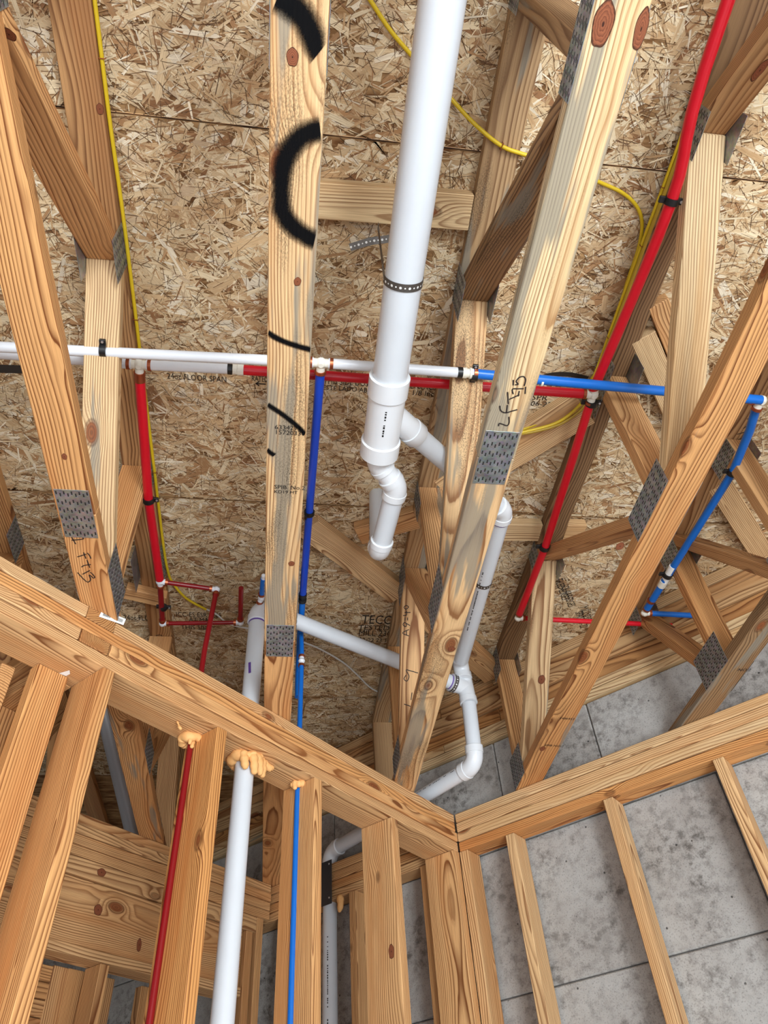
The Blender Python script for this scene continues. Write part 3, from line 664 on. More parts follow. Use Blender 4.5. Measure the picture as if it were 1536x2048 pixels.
marks(bA2, H0, 130, 1065, 11.55, ([(150, 90), (250, 265)], [(150, 175), (420, 145), (380, 95)], [(285, 560), (490, 495)], [(430, 455), (485, 600)], [(515, 465), (570, 530), (600, 600)], [(380, 795), (450, 755), (600, 735)], [(510, 630), (575, 810)], [(405, 960), (580, 870)], [(290, 920), (400, 1040), (480, 1115), (540, 1140), (595, 1080), (560, 980), (610, 1005), (650, 1045), (690, 1030), (640, 960), (580, 910)]))
marks(bC, H0, 985, 735, 9.07, ([(110, 1060), (120, 1012), (180, 1025), (260, 1050), (300, 1000), (295, 890)], [(130, 690), (150, 780), (235, 818), (340, 790), (450, 760)], [(250, 815), (268, 675)], [(272, 440), (285, 660)], [(300, 575), (490, 490)], [(485, 420), (465, 520)], [(375, 480), (360, 390), (460, 382), (565, 380)], [(375, 220), (375, 320)], [(405, 310), (465, 300), (430, 250), (480, 180), (560, 160), (600, 220), (575, 330)], [(600, 345), (590, 475)]))
def wknot(o, px, py, a, b):
    M = world_of(o); z = M.col[2].to_3d(); n = z if z.z < 0 else -z; d = Vector(ray(px, py)); k = ((M.translation + n * .019) - Vector((0, 0, CZ))).dot(n) / d.dot(n)
    u = M.col[0].to_3d(); v = n.cross(u); knot(o, Vector((0, 0, CZ)) + d * k, u, v, a, b)
wknot(wD[4], 1083, 1359, .018, .014); wknot(wD[0], 1520, 140, .030, .010); wknot(wA[2], 18, 68, .014, .010)
def webmark(o, pts, wd=.003):
    """pen stroke on the lower face of a web object"""
    M = world_of(o); z = M.col[2].to_3d(); p0 = M.translation; n = z if z.z < 0 else -z
    out = []
    for x, y in pts:
        d = Vector(ray(x, y)); k = ((p0 + n * .019) - Vector((0, 0, CZ))).dot(n) / d.dot(n); out.append(Vector((0, 0, CZ)) + d * k)
    ribbon('pen_mark', smooth_path(out, 4), n, wd, PENCIL, o, .0008)
for q_ in ([(818, 1272), (805, 1266), (818, 1259)], [(813, 1270), (813, 1261)], [(809, 1253), (806, 1249), (809, 1245), (813, 1248), (812, 1253), (809, 1253)], [(813, 1247), (820, 1251)], [(810, 1241), (810, 1235)], [(815, 1241), (815, 1235)], [(806, 1231), (813, 1230), (813, 1221)], [(809, 1225), (821, 1225)], [(812, 1219), (808, 1215), (812, 1211), (817, 1214), (812, 1219)], [(812, 1350), (808, 1358), (814, 1362), (818, 1352), (812, 1340), (822, 1342), (836, 1346)], [(808, 1408), (822, 1413)], [(824, 1385), (822, 1400)]):
    webmark(wC[6], q_)
stroke(cA, 'z', H2, [(305, 1286), (312, 1272), (322, 1270), (328, 1280), (318, 1298), (310, 1280), (318, 1276)], .003)
marks(cE, H2, 1450, 790, 10.58, ([(610, 245), (825, 170)], [(830, 130), (760, 320)], [(460, 510), (685, 405)], [(580, 400), (515, 560)], [(385, 710), (480, 640), (585, 610), (570, 715)], [(550, 590), (510, 690)], [(255, 830), (480, 765)], [(470, 735), (455, 800)], [(225, 955), (395, 905)], [(160, 1085), (260, 1060), (335, 1045), (345, 990)], [(255, 1000), (230, 1090)]), .0028)
def lstamp(par, s, px, py, h, right, up, size):
    text('grade_stamp', s, atz(px, py, h - .0012), right, up, size, INK, par)
lstamp(bB, '6334211', 549, 858, H0, (1, 0, 0), (0, -1, 0), .017); lstamp(bB, '15720330', 549, 868, H0, (1, 0, 0), (0, -1, 0), .017)
lstamp(bB, 'SPIB. No.2', 548, 977, H0, (1, 0, 0), (0, -1, 0), .017); lstamp(bB, 'KD19 HT', 548, 986, H0, (1, 0, 0), (0, -1, 0), .014)
lstamp(bD, '2486453', 1118, 1438, H0, (1, .1, 0), (.1, -1, 0), .016); lstamp(bD, 'SPIB NO.2', 1088, 1492, H0, (1, .1, 0), (.1, -1, 0), .017); lstamp(bE, 'NO.2', 1474, 1342, H0, (1, 0, 0), (0, -1, 0), .02)

# ------------------------------------------------------------------ blocking and flat braces between the top chords
def flat(name, x0, y0, x1, y1, wd, label, pale=.5, dark=0., cat='board', h=None, thk=.037):
    hh = h if h is not None else H2 + .0185
    a, b = V(x0, y0, hh), V(x1, y1, hh); c = (a + b) / 2
    o = board(name, a, b, wd, thk, Vector((-(b - a).y, (b - a).x, 0)), None, pale=pale, dark=dark)
    # origin at the middle keeps the grain offset; only tag it
    return tag(o, label, cat)
flat('blocking', XB + .046, .703, XC - .046, .697, .092, 'pale flat block nailed between trusses behind the big white pipe', .72, cat='blocking')
flat('blocking', XC + .046, 1.852, XD - .046, 1.835, .085, 'pale flat block beside the strapped white pipe on the right', .72, cat='blocking')
flat('blocking', XD + .046, 1.83, XD + .12, 1.828, .085, 'short pale block end showing right of the red pipe', .72, cat='blocking')
flat('brace', XB + .075, 1.862, XC - .03, 2.225, .104, 'pale diagonal flat brace running from the painted truss down to the A9 web', .6, cat='brace')
flat('brace', .232, 1.893, .437, 1.795, .09, 'short diagonal brace behind the hanging white pipe end', .4, cat='brace')
flat('brace', XC + .05, 1.66, XD - .046, 1.275, .14, 'wide pale diagonal brace behind the loops of yellow cable', .6, cat='brace')
flat('brace', XD + .05, 1.01, XD + .36, 1.40, .075, 'pale diagonal brace right of the dark top chord, lower of a pair', .6, cat='brace')
flat('brace', XD + .055, .90, XD + .40, 1.335, .06, 'brown diagonal brace right of the dark top chord, upper of a pair', .25, cat='brace')
flat('brace', XE + .05, 1.56, XE + .47, 1.99, .085, 'pale ridged diagonal brace at the right edge beyond the blue pipe', .55, cat='brace')
flat('brace', XC + .10, 2.33, XD - .02, 2.74, .115, 'diagonal brace behind the white waste tee on the right', .4, dark=.15, cat='brace', h=H2 - .0)
flat('blocking', XA - .10, 2.21, XA + .043, 2.255, .06, 'small knotty block behind the left tooth plate', .35, cat='blocking', h=1.888)

# ------------------------------------------------------------------ white waste pipes
r3, r2 = .0445, .0301
def elbow(par, p, d0, d1, r, rad, hub=.0055, hl=.02, mat=FIT, name='elbow'):
    pts = bend(p, d0, d1, rad, 10); d0 = d0.normalized(); d1 = d1.normalized()
    e = tube(name, [pts[0] - d0 * .004] + pts + [pts[-1] + d1 * .004], r + .0035, mat, par, 24)
    for q, d in ((pts[0], -d0), (pts[-1], d1)):
        lathe('hub', q, d, [(-.001, r + .0035), (.0, r + hub), (hl, r + hub), (hl + .0015, r + hub - .0015), (hl + .0018, r + .0005)], mat, e)
    return pts[0] - d0 * hl, pts[-1] + d1 * hl
def dash_print(par, p0, p1, r, out, n=18):
    """illegible small print along a pipe"""
    d = (p1 - p0); l = d.length; d.normalize(); o = (Vector(out) - d * Vector(out).dot(d)).normalized(); sd = d.cross(o); vs, fs = [], []
    x = 0
    while x < l:
        ln = random.uniform(.003, .007)
        if random.random() < .85:
            i = len(vs); c = p0 + d * x + o * (r + .0004)
            for a, b in ((0, -.0022), (ln, -.0022), (ln, .0022), (0, .0022)): vs.append(c + d * a + sd * b)
            fs.append((i, i + 1, i + 2, i + 3))
        x += ln + random.uniform(.0015, .004) + (.012 if random.random() < .08 else 0)
    me = mesh_from(vs, fs)
    return add('print', me, INK, par)
M0 = V(.219, -1.6, 1.60); wy0 = V(.223, 1.045, 1.60)
stack = thing('waste_pipe', V(.22, .3, 1.60 - r3), 'white plastic waste piping, thick trunk overhead with wye, branches, tee and wall riser', 'pipe')
tube('pipe', [M0, V(.2235, 1.24, 1.60)], r3, PVC, stack, 32)
wye = lathe('wye', wy0, Vector((0, 1, 0)), [(-.036, r3 + .0003), (-.036, r3 + .0085), (.018, r3 + .0085), (.0195, r3 + .007), (.02, r3 + .0045), (.165, r3 + .0045), (.166, r3 + .007), (.168, r3 + .0095), (.215, r3 + .0095), (.217, r3 + .007), (.218, r2)], FIT, stack, 36)
bd = (V(.672, 1.575, 1.735) - V(.224, 1.115, 1.61)).normalized(); b0 = V(.224, 1.115, 1.61)
tube('wye_branch', [b0, b0 + bd * .135], r2 + .0045, FIT, stack, 24)
lathe('hub', b0 + bd * .115, bd, [(0, r2 + .0045), (.001, r2 + .0075), (.034, r2 + .0075), (.036, r2 + .006), (.0362, r2)], FIT, stack)
dash_print(stack, V(.222, 1.085, 1.60), V(.222, 1.16, 1.60), r3 + .0047, (-.05, 0, -1))
# the offset and the hanging tail piece
p1_ = V(.2235, 1.292, 1.60); q1 = V(.285, 1.372, 1.594); q2 = V(.262, 1.632, 1.575); dj = (q1 - p1_).normalized()
e0, e1 = elbow(stack, p1_, Vector((0, 1, 0)), dj, r2, .05, .0055, .014)
e2, e3 = elbow(stack, q1, dj, q2 - q1, r2, .05, .0055, .02)
tube('pipe', [p1_, q1], r2 + .001, FIT, stack, 24)
tube('pipe', [e3, q2 + (q2 - q1).normalized() * -.02], r2, PVC, stack, 24)
dE = (q2 - q1).normalized()
e4, e5 = elbow(stack, q2, dE, Vector((.10, .30, 1)), r2, .042)
rise = tube('pipe', [e5, V(e5.x + .02, e5.y + .07, HO + .01)], r2, PVC, stack, 24)
dash_print(rise, e5 + Vector((0, .02, .06)), V(e5.x + .015, e5.y + .06, HO - .02), r2, (-.5, .2, -.8))
# branch to the right
br = stack
T = V(.737, 2.575, 1.80)
tube('pipe', [b0 + bd * .14, V(.668, 1.571, 1.734)], r2, PVC, br, 24)
k0 = V(.672, 1.575, 1.735); k1 = V(.708, 2.43, 1.785)
_, f1 = elbow(br, k0, bd, k1 - k0, r2, .05)
lathe('primer_ring', f1 + (k1 - k0).normalized() * .002, k1 - k0, [(0, r2 + .0006), (.006, r2 + .0006)], PRIMER, br)
dk = (k1 - k0).normalized(); g0 = k1 + dk * .03
tube('pipe', [f1, g0], r2, PVC, br, 24)
dash_print(br, f1 + dk * .25, f1 + dk * .6, r2, (-.6, 0, -.8))
dd = Vector((.05, .02, -1)).normalized()
_, f2 = elbow(br, T + Vector((-.012, -.03, .02)), (T - g0), dd, r2, .045)
tee = lathe('tee', T + dd * .035, dd, [(-.03, r2), (-.03, r2 + .0065), (-.005, r2 + .0065), (-.003, r2 + .004), (.085, r2 + .004), (.087, r2 + .0065), (.112, r2 + .0065), (.113, r2 + .0005)], FIT, br)
side = (V(.44, 2.45, 1.765) - (T + dd * .075)).normalized()
tube('tee_outlet', [T + dd * .075, T + dd * .075 + side * .055], r2 + .004, FIT, br, 24)
lathe('hub', T + dd * .075 + side * .045, side, [(0, r2 + .004), (.001, r2 + .007), (.03, r2 + .007), (.031, r2 + .0005)], FIT, br)
lathe('primer_ring', T + dd * .075 + side * .077, side, [(0, r2 + .0007), (.005, r2 + .0007)], PRIMER, br)
B2 = LN(2.395, -1.315, 1.41)
dd2 = (B2 - (T + dd * .15)).normalized(); dn2 = (LN(2.60, -2.25, 1.405) - B2).normalized()
tube('pipe', [T + dd * .147, B2 - dd2 * .06], r2, PVC, br, 24)
_, f3 = elbow(br, B2, dd2, dn2, r2, .055, .006, .026)
end2 = LN(2.597, -2.245, 1.405)
low = tube('pipe', [f3, end2 - dn2 * .055], r2, PVC, br, 24); dash_print(low, f3 + dn2 * .02, f3 + dn2 * .75, r2, (-.55, -.55, .2))
_, f4 = elbow(br, end2, dn2, Vector((0, 0, -1)), r2, .05, .006, .026)
dp = tube('pipe', [f4, Vector((f4.x, f4.y, .03))], r2, PVC, br, 24); dash_print(dp, f4 - Vector((0, 0, .28)), f4 - Vector((0, 0, 1.0)), r2, -Nd * -.4 - Ld)
# stud-wall riser with its cross pipe
W0 = LN(1.462, -1.612, HS)
rs = stack
Wt = Vector((W0.x, W0.y, 1.80 + CZ)); hd = (V(.44, 2.502, 1.795) - Wt).normalized()
u0, u1 = elbow(rs, Wt, Vector((0, 0, 1)), hd, r2, .052, .006, .026)
tube('pipe', [Vector((W0.x, W0.y, .02)), u0], r2, PVC, rs, 32); tube('pipe', [u1, T + dd * .075 + side * .074], r2, PVC, rs, 24)
lathe('primer_ring', u0 - Vector((0, 0, .008)), Vector((0, 0, 1)), [(0, r2 + .0008), (.007, r2 + .0008)], PRIMER, rs)
ribbon('primer_drip', [Vector((W0.x, W0.y, 0)) + Vector((-.012, -r2 * .93, 1.525 + CZ)) + Vector((.001 * i, 0, -.011 * i)) for i in range(5)], (-.35, -1, 0), .009, PRIMER, rs, .0012)
# grey pipe in the alcove
gp = thing('vent_pipe', LN(1.2, -2.45, .8), 'grey pipe slanting up in the dark room behind the left studs', 'pipe')
tube('pipe', [atN(198, 1385, -2.72), atN(278, 1712, -2.80)], .034, GREY, gp, 20)

# perforated straps
def strap(loc, pts, nrm_fn, wd, label, n=10):
    s = thing('pipe_strap', loc, label, 'strap'); vs, fs = [], []
    for i, p in enumerate(pts):
        d = (pts[min(i + 1, len(pts) - 1)] - pts[max(i - 1, 0)]).normalized(); nn = nrm_fn(p); sd = d.cross(nn).normalized()
        for e in (-1, 1):
            for t in (0, .0009): vs.append(p + sd * (e * wd / 2) + nn * t)
    for i in range(len(pts) - 1):
        a, b = 4 * i, 4 * i + 4; fs += [(a + 1, b + 1, b + 3, a + 3), (a, a + 2, b + 2, b), (a, b, b + 1, a + 1), (a + 2, a + 3, b + 3, b + 2)]
    add('band', mesh_from(vs, fs), STRAPM, s)
    hv, hf = [], []
    acc = 0; tot = sum((pts[i + 1] - pts[i]).length for i in range(len(pts) - 1)); k = 0; pos = .006
    i = 0; run = 0
    while i < len(pts) - 1:
        l = (pts[i + 1] - pts[i]).length
        while pos <= run + l:
            p = pts[i].lerp(pts[i + 1], (pos - run) / l); d = (pts[i + 1] - pts[i]).normalized(); nn = nrm_fn(p); sd = d.cross(nn).normalized(); rr = .0032 if k % 2 == 0 else .0020; b = len(hv)
            for j in range(8): hv.append(p + nn * .0014 + (d * math.cos(j * math.pi / 4) + sd * math.sin(j * math.pi / 4)) * rr)
            hf.append(tuple(range(b, b + 8))); k += 1; pos += .0105
        run += l; i += 1
    h = add('strap_holes', mesh_from(hv, hf), PAPER, s); h['kind'] = 'stuff'
    return s
def loop(c, d, r, a0, a1, n=22, lift=None):
    d = d.normalized(); u, v = perp(d, Vector((0, 0, 1))); return [c + (u * math.cos(a) + v * math.sin(a)) * r for a in [math.radians(a0 + (a1 - a0) * i / n) for i in range(n + 1)]]
cs = V(.2225, .748, 1.60); dr = Vector((0, 1, 0)); lp = loop(cs, dr, r3 + .0008, 75, 285)
strap(cs, [V(lp[0].x, cs.y, H2 - .004)] + lp + [V(lp[-1].x, cs.y, H2 - .004)], lambda p: ((p - cs) * Vector((1, 0, 1))).normalized(), .019, 'perforated steel strap around the thick white waste pipe')
ct = f1 + dk * .33; lp = loop(ct, dk, r2 + .0008, 75, 285)
strap(ct, [V(lp[0].x, ct.y, H2 - .004)] + lp + [V(lp[-1].x, ct.y, H2 - .004)], lambda p: ((p - ct) - dk * (p - ct).dot(dk)).normalized(), .017, 'perforated steel strap around the right-hand branch pipe')
cc = T + dd * .075 + side * .065; lp = loop(cc, side, r2 + .0078, 60, 300)
strap(cc, lp, lambda p: ((p - cc) - side * (p - cc).dot(side)).normalized(), .017, 'perforated steel strap wrapped on the side outlet of the white tee')
ta = [atz(x, y, 1.885) for x, y in ((800, 470), (775, 478), (740, 483), (700, 495))]
strap(ta[0], smooth_path(ta, 5), lambda p: Vector((0, -.5, -.85)).normalized(), .019, 'loose strap end curling out left of the thick white pipe')

# ------------------------------------------------------------------ water lines
rP = .0143; rS = .0095
def fitting(par, p, dirs, r=.0135, mat=POLY, rng_mat=COPPER, ln=.028):
    t = None
    for d in dirs:
        d = d.normalized()
        o = tube('fitting', [p, p + d * ln], r * .92, mat, par, 14)
        lathe('crimp_ring', p + d * (ln - .004), d, [(0, r * .95), (0, r * 1.2), (.009, r * 1.2), (.009, r * .95)], rng_mat, par, 16)
    add('fitting', rings([(p + Vector((0, 0, z)), Vector((1, 0, 0)), Vector((0, 1, 0)), q) for z, q in ((-r * 1.1, r * .5), (-r * .7, r), (0, r * 1.25), (r * .7, r), (r * 1.1, r * .5))], 14), mat, par)
X_ = Vector((1, 0, 0)); Y_ = Vector((0, 1, 0)); Z_ = Vector((0, 0, 1))
h1, h2 = 1.742, 1.800
hA_, hE_ = 1.772, 1.778
def l1(px, py): return atz(px, py, h1)
def l2(px, py): return atz(px, py, h2)
def lA(px, py): return atz(px, py, hA_)
def lE(px, py): return atz(px, py, hE_)
cold = thing('water_pipe', l1(600, 722), 'cold water piping, white cross line turning blue with two blue runs', 'pipe')
t1 = l1(642, 726); j1 = l1(916, 745)
tube('white_pipe', [l1(-60, 691), t1 - X_ * .02], rP, WPEX, cold, 18); tube('white_pipe', [t1 + X_ * .02, j1], rP, WPEX, cold, 18)
fitting(cold, t1, (X_, -X_, Vector((-.006, 1, .05))))
lathe('black_ring', j1 - X_ * .002, X_, [(0, rP + .0015), (.014, rP + .0015)], BLACK, cold, 18)
lathe('coupling', j1 + X_ * .012, X_, [(0, rP * .8), (0, rP * 1.05), (.012, rP * 1.05), (.012, rP * .9), (.02, rP * .9), (.02, rP * 1.1), (.03, rP * 1.1)], POLY, cold, 18)
j2 = l1(1522, 800); tube('blue_pipe', [j1 + X_ * .038, j2], rP * .98, BLUE, cold, 18)
lathe('crimp_ring', j1 + X_ * .044, X_, [(0, rP * 1.02), (0, rP * 1.12), (.01, rP * 1.12), (.01, rP * 1.0)], COPPER, cold, 18)
lathe('white_ring', l1(1081, 762), X_, [(0, rP * 1.02), (0, rP * 1.05), (.006, rP * 1.05), (.006, rP)], POLY, cold, 18)
hot = thing('water_pipe', l2(700, 750), 'hot water piping, white cross line turning red with red runs and thin branches', 'pipe')
t2 = l2(278, 729); j3 = l2(460, 738); t3 = l2(1186, 789)
tube('white_pipe', [l2(-60, 703), t2 - X_ * .02], rP, WPEX, hot, 18); tube('white_pipe', [t2 + X_ * .02, j3], rP, WPEX, hot, 18)
fitting(hot, t2, (X_, -X_, Vector((-.05, 1, 0))))
lathe('black_ring', j3 - X_ * .006, X_, [(0, rP + .0015), (.012, rP + .0015)], BLACK, hot, 18); lathe('coupling', j3 + X_ * .008, X_, [(0, rP * 1.05), (.012, rP * 1.05), (.013, rP * 1.15), (.03, rP * 1.15)], POLY, hot, 18)
tube('red_pipe', [j3 + X_ * .03, t3 - X_ * .03], rP, RED, hot, 18)
# red line along the dark top chord
rd = hot
pr = smooth_path([V(.875, -1.4, h2), l2(1460, -10), l2(1343, 402), l2(1200, 748), t3 + Vector((-.004, -.028, 0))], 6); tube('red_pipe', pr, rP, RED, rd, 18)
dlow = (l2(1037, 1228) - t3).normalized(); fitting(rd, t3, (-X_, -dlow, dlow))
el = l2(1036, 1236); tube('red_pipe', [t3 + dlow * .03, l2(1090, 1095), el - dlow * .02], rP * .95, RED, rd, 18)
er = l2(1368, 1252); fitting(rd, el, (-dlow, (er - el).normalized()), .0115, ln=.022)
tube('red_pipe', [el + (er - el).normalized() * .02, er - (er - el).normalized() * .02], rS * 1.05, RED, rd, 16)
fitting(rd, er, (-(er - el), Vector((.1, .2, 1))), .0105, ln=.022); tube('red_pipe', [er + Vector((0, .005, .02)), V(er.x - .012, er.y + .06, HO - .005)], rS, DRED, rd, 14)
# blue line along the right-hand top chord
bl = cold
be = lE(1289, 1226); bs = lE(1519, 815); dbl = (be - bs).normalized(); fitting(bl, j2 + Vector((.004, .004, .004)), (-X_, dbl), .0135)
tube('blue_pipe', [j2 + Vector((.004, .02, .012)), atz(1500, 860, 1.766), lE(1465, 945), lE(1335, 1152), be - dbl * .02], rP * .92, BLUE, bl, 18)
bx = lE(1386, 1231); fitting(bl, be, (-dbl, (bx - be).normalized()), .0115, ln=.022); tube('blue_pipe', [be + (bx - be).normalized() * .02, bx + (bx - be).normalized() * .03], rS * 1.15, BLUE, bl, 16)
lathe('crimp_ring', lE(1303, 1200), dbl, [(0, rP), (0, rP * 1.1), (.01, rP * 1.1), (.01, rP)], COPPER, bl, 16)
lathe('pipe_sticker', lE(1346, 1132), dbl, [(0, rP * .935), (.11, rP * .935)], PAPER, bl, 18); lathe('white_ring', lE(1328, 1162), dbl, [(0, rP * 1.0), (.03, rP * 1.0)], POLY, bl, 18)
# blue drop beside the painted truss
dr_ = cold
d0 = t1 + Vector((0, .03, .002)); d1 = V(.047, 1.72, 1.835); d2 = V(.043, 2.15, 1.845)
tube('blue_pipe', [d0, d0.lerp(d1, .5), d1, d2], rP * .92, DBLUE, dr_, 18)
lathe('coupling', d2 - Y_ * .004, Y_, [(0, rP * .9), (0, rP * 1.1), (.016, rP * 1.1), (.017, rP * .8), (.03, rP * .8), (.031, rP * 1.1), (.045, rP * 1.1)], BLACK, dr_, 16)
bw = LN(1.70, -1.608, HS); bt = Vector((bw.x, bw.y, 1.70 + CZ)); d3 = V(.041, 2.33, 1.82)
tube('blue_pipe', [d2 + Y_ * .04, d3, V(.041, 2.50, 1.74), V(.043, 2.50, 1.62)], rP * .85, BLUE, dr_, 16)
tube('blue_pipe', [Vector((bw.x, bw.y, .02)), Vector((bw.x, bw.y, 1.66 + CZ))], .0092, BLUE, dr_, 16)
fitting(dr_, Vector((bw.x, bw.y, 1.675 + CZ)), (-Z_, Z_), .0105, WPEX, ln=.02)
tube('blue_pipe', [Vector((bw.x, bw.y, 1.69 + CZ)), V(.043, 2.345, 1.85)], .0095, BLUE, dr_, 16)
# red drop along the left top chord with its small branches
rdp = hot
da = t2 + Vector((-.002, .03, 0)); db = lA(297, 1000); dc = lA(320, 1163)
tube('red_pipe', [da, db, dc - (dc - db).normalized() * .012], rP, RED, rdp, 18)
lathe('ring_marks', da + Y_ * .004, db - da, [(0, rP), (0, rP * 1.08), (.02, rP * 1.08), (.02, rP)], COPPER, rdp, 16)
ra = lA(433, 1179); fitting(rdp, dc, (-(dc - db), (ra - dc), (dc - db)), .0118, WPEX, ln=.022)
tube('thin_red_pipe', [dc + (ra - dc).normalized() * .02, ra], rS * .9, DRED, rdp, 14)
rw = LN(1.266, -1.64, HS); fitting(rdp, ra, ((dc - ra), Vector((0, .1, -1))), .0105, WPEX, ln=.02)
tube('thin_red_pipe', [ra - Z_ * .012, Vector((rw.x, rw.y, 1.50 + CZ)), Vector((rw.x, rw.y, .02))], rS * .95, DRED, rdp, 14)
rc = lA(325, 1247); re = lA(481, 1245); tube('thin_red_pipe', [dc + (rc - dc).normalized() * .02, rc], rS * 1.05, DRED, rdp, 14)
fitting(rdp, rc, ((dc - rc), re - rc), .0105, WPEX, ln=.02); tube('thin_red_pipe', [rc + (re - rc).normalized() * .02, re], rS * .85, DRED, rdp, 14); fitting(rdp, re, (rc - re, -Y_), .0105, WPEX, ln=.02)
tube('thin_red_pipe', [re - Y_ * .015, lA(482, 1176)], rS * .95, DRED, rdp, 14)
# blue stub above the riser elbow
sb = thing('water_pipe', l2(525, 1180), 'short blue capped pipe stub beside the painted truss above the white elbow', 'pipe')
tube('blue_pipe', [l2(524, 1188), l2(527, 1157)], rS * 1.1, BLUE, sb, 14); lathe('cap', l2(527, 1157), -Y_, [(0, rS * .9), (.018, rS * .8), (.022, rS * .4)], WPEX, sb, 14); fitting(sb, l2(523, 1196), (-Y_, Vector((-.3, .8, -.3))), .0105, WPEX, ln=.02)

# clamps
def clamp(p, d, r, up, label):
    d = d.normalized(); up = (Vector(up) - d * Vector(up).dot(d)).normalized(); sd = d.cross(up)
    c = thing('pipe_clamp', p, label, 'clamp', 'black plastic pipe clamps')
    lathe('band', p - d * .008, d, [(0, r + .0003), (0, r + .0035), (.016, r + .0035), (.016, r + .0003)], BLACK, c, 18)
    for s, z in ((1, 1), (-1, .6)):
        me = box_mesh(.016, .015, .008, .001); link('ear', me, BLACK, c, frame(p + sd * (s * (r + .009)) + up * r * .3, d, sd))
    q = p + sd * (r + .011) + up * (r * .3 - .004); me = rings([(q, d, sd, .0035), (q - up * .002, d, sd, .0034)], 10); add('nail_head', me, NAILH, c)
    return c
clamp(l1(207, 701), X_, rP, (0, 0, 1), 'black clamp holding the white water pipe on the left pale web')
clamp(l1(948, 750), X_, rP, (0, 0, 1), 'black clamp where the blue pipe crosses the speckled web')
clamp(l2(1343, 402), Vector((-.02, 1, 0)), rP, Z_, 'black clamp on the long red pipe, upper right')
clamp(l2(1183, 806), dlow, rP, Z_, 'black clamp just under the red tee')
clamp(l2(1089, 1095), dlow, rP, Z_, 'black clamp on the red pipe beside the pale block')
clamp(lA(297, 1000), db - da, rP, Z_, 'black clamp midway on the left red drop')
clamp(lA(327, 1215), rc - dc, rS, Z_, 'black clamp on the thin dark red pipe by the knotty block')
clamp(V(.0475, 1.715, 1.834), Y_, rP, (-1, 0, .3), 'black clamp midway on the deep blue drop beside the painted truss')
clamp(V(.041, 2.28, 1.828), Y_, rP, (-1, 0, .3), 'black clamp low on the blue drop, above the white cross pipe')
clamp(lE(1465, 945), dbl, rP, Z_, 'black clamp high on the far right blue pipe')
clamp(lE(1335, 1150), dbl, rP, Z_, 'black clamp at the sticker on the far right blue pipe')
clamp(l2(1291, 1249), er - el, rS, Z_, 'black clamp on the low red cross pipe at right')

# ------------------------------------------------------------------ cables and staples
def cable(pts, label, mat=YEL, r=.0050, group=None):
    c = thing('electrical_cable', pts[len(pts) // 2], label, 'cable'); tube('sheath', smooth_path(pts, 6), r, mat, c, 10); return c
xa = XA + WD / 2 + .006
hA = H2 + .012
ca = [V(xa, -1.2, hA), V(xa, .34, hA), V(xa, .56, hA), V(xa + .004, .80, hA), V(xa + .004, 1.17, hA), V(xa + .003, 1.62, hA), V(xa + .002, 1.98, hA), V(xa + .006, 2.12, hA), atz(345, 1165, H2 + .02), atz(372, 1196, HO - .012), atz(412, 1219, HO - .010)]
cable(ca, 'yellow cable stapled along the left truss top chord'); 
hC = HO - .008
cb = [atz(700, -60, hC), atz(740, 0, hC), atz(780, 60, hC), atz(818, 105, hC), atz(858, 152, hC), atz(900, 195, hC), atz(945, 244, H2 - .004), atz(1000, 290, H2 - .007), atz(1045, 308, H2 - .007), atz(1110, 326, H2 - .004), atz(1200, 365, hC), atz(1245, 386, hC), atz(1274, 414, hC), atz(1284, 450, hC), atz(1276, 500, hC), atz(1252, 572, hC), atz(1232, 650, hC), atz(1212, 702, hC), atz(1182, 760, hC), atz(1140, 802, hC - .01), atz(1095, 836, hC - .02), atz(1048, 858, hC - .03), atz(1000, 870, hC - .03)]
cable(cb, 'yellow cable crossing behind the thick white pipe and looping right')
for k, (dx, lab, mt) in enumerate(((0, 'outer tan yellow cable along the dark right top chord', YEL), (.010, 'inner tan yellow cable along the dark right top chord', TAN))):
    xx = XD - WD / 2 - .006 + dx * .35; hh = H2 + .008 - dx * 1.2
    pts = [V(xx - .01, -1.2, hh), V(xx - .008, .18, hh), V(xx, .47, hh), V(xx - .002, .72, hh), V(xx - .003, .95, hh), V(xx - .002 - k * .004, 1.09, hh), atz(1190 + k * 8, 748, H2), atz(1168 + k * 12, 800, H2 - .01), atz(1120 + k * 8, 842 + k * 2, H2 - .02), atz(1060 + k * 4, 861 + k * 3, H2 - .03), atz(1000, 872, H2 - .04)]
    cable(pts, lab, mt)
cable([atz(600, 1282, hC), atz(640, 1298, hC), atz(685, 1324, hC), atz(715, 1350, hC), atz(745, 1378, hC), atz(790, 1396, hC)], 'thin white cable under the subfloor right of the painted truss', WCAB, .004)
cable([atz(408, 1216, hC), atz(432, 1228, hC), atz(455, 1246, hC), atz(490, 1256, hC), atz(530, 1258, hC)], 'thin white cable behind the dark red pipes', WCAB, .0035)
def staple(p, d, lab):
    u = Vector((0, 0, 1)); sd = d.cross(u).normalized(); w_ = .008
    o = add('cable_staple', sweep([p + sd * w_ + u * .006, p + sd * w_ - u * .006, p - sd * w_ - u * .006, p - sd * w_ + u * .006], .0012, 6), STAPLE, None)
    return tag(o, lab, 'staple', 'cable staples')
staple(V(xa, .44, hA), Y_, 'copper staple on the left yellow cable near the top of the frame'); staple(V(xa + .004, 1.08, hA), Y_, 'copper staple on the left yellow cable above the white water pipe'); staple(V(xa + .003, 1.64, hA), Y_, 'copper staple on the left yellow cable beside the red drop')
staple(atz(1003, 292, H2 - .008), Vector((.9, .25, 0)), 'copper staple holding the yellow cable on the stained top chord')
for y_, lab in ((.225, 'topmost staple on the right cable pair'), (.585, 'staple on the right cable pair by the red pipe clamp'), (.74, 'staple on the right cable pair below the loop junction'), (1.02, 'lowest staple on the right cable pair above the red tee')):
    staple(V(XD - WD / 2 - .006, y_, H2 + .002), Y_, lab)

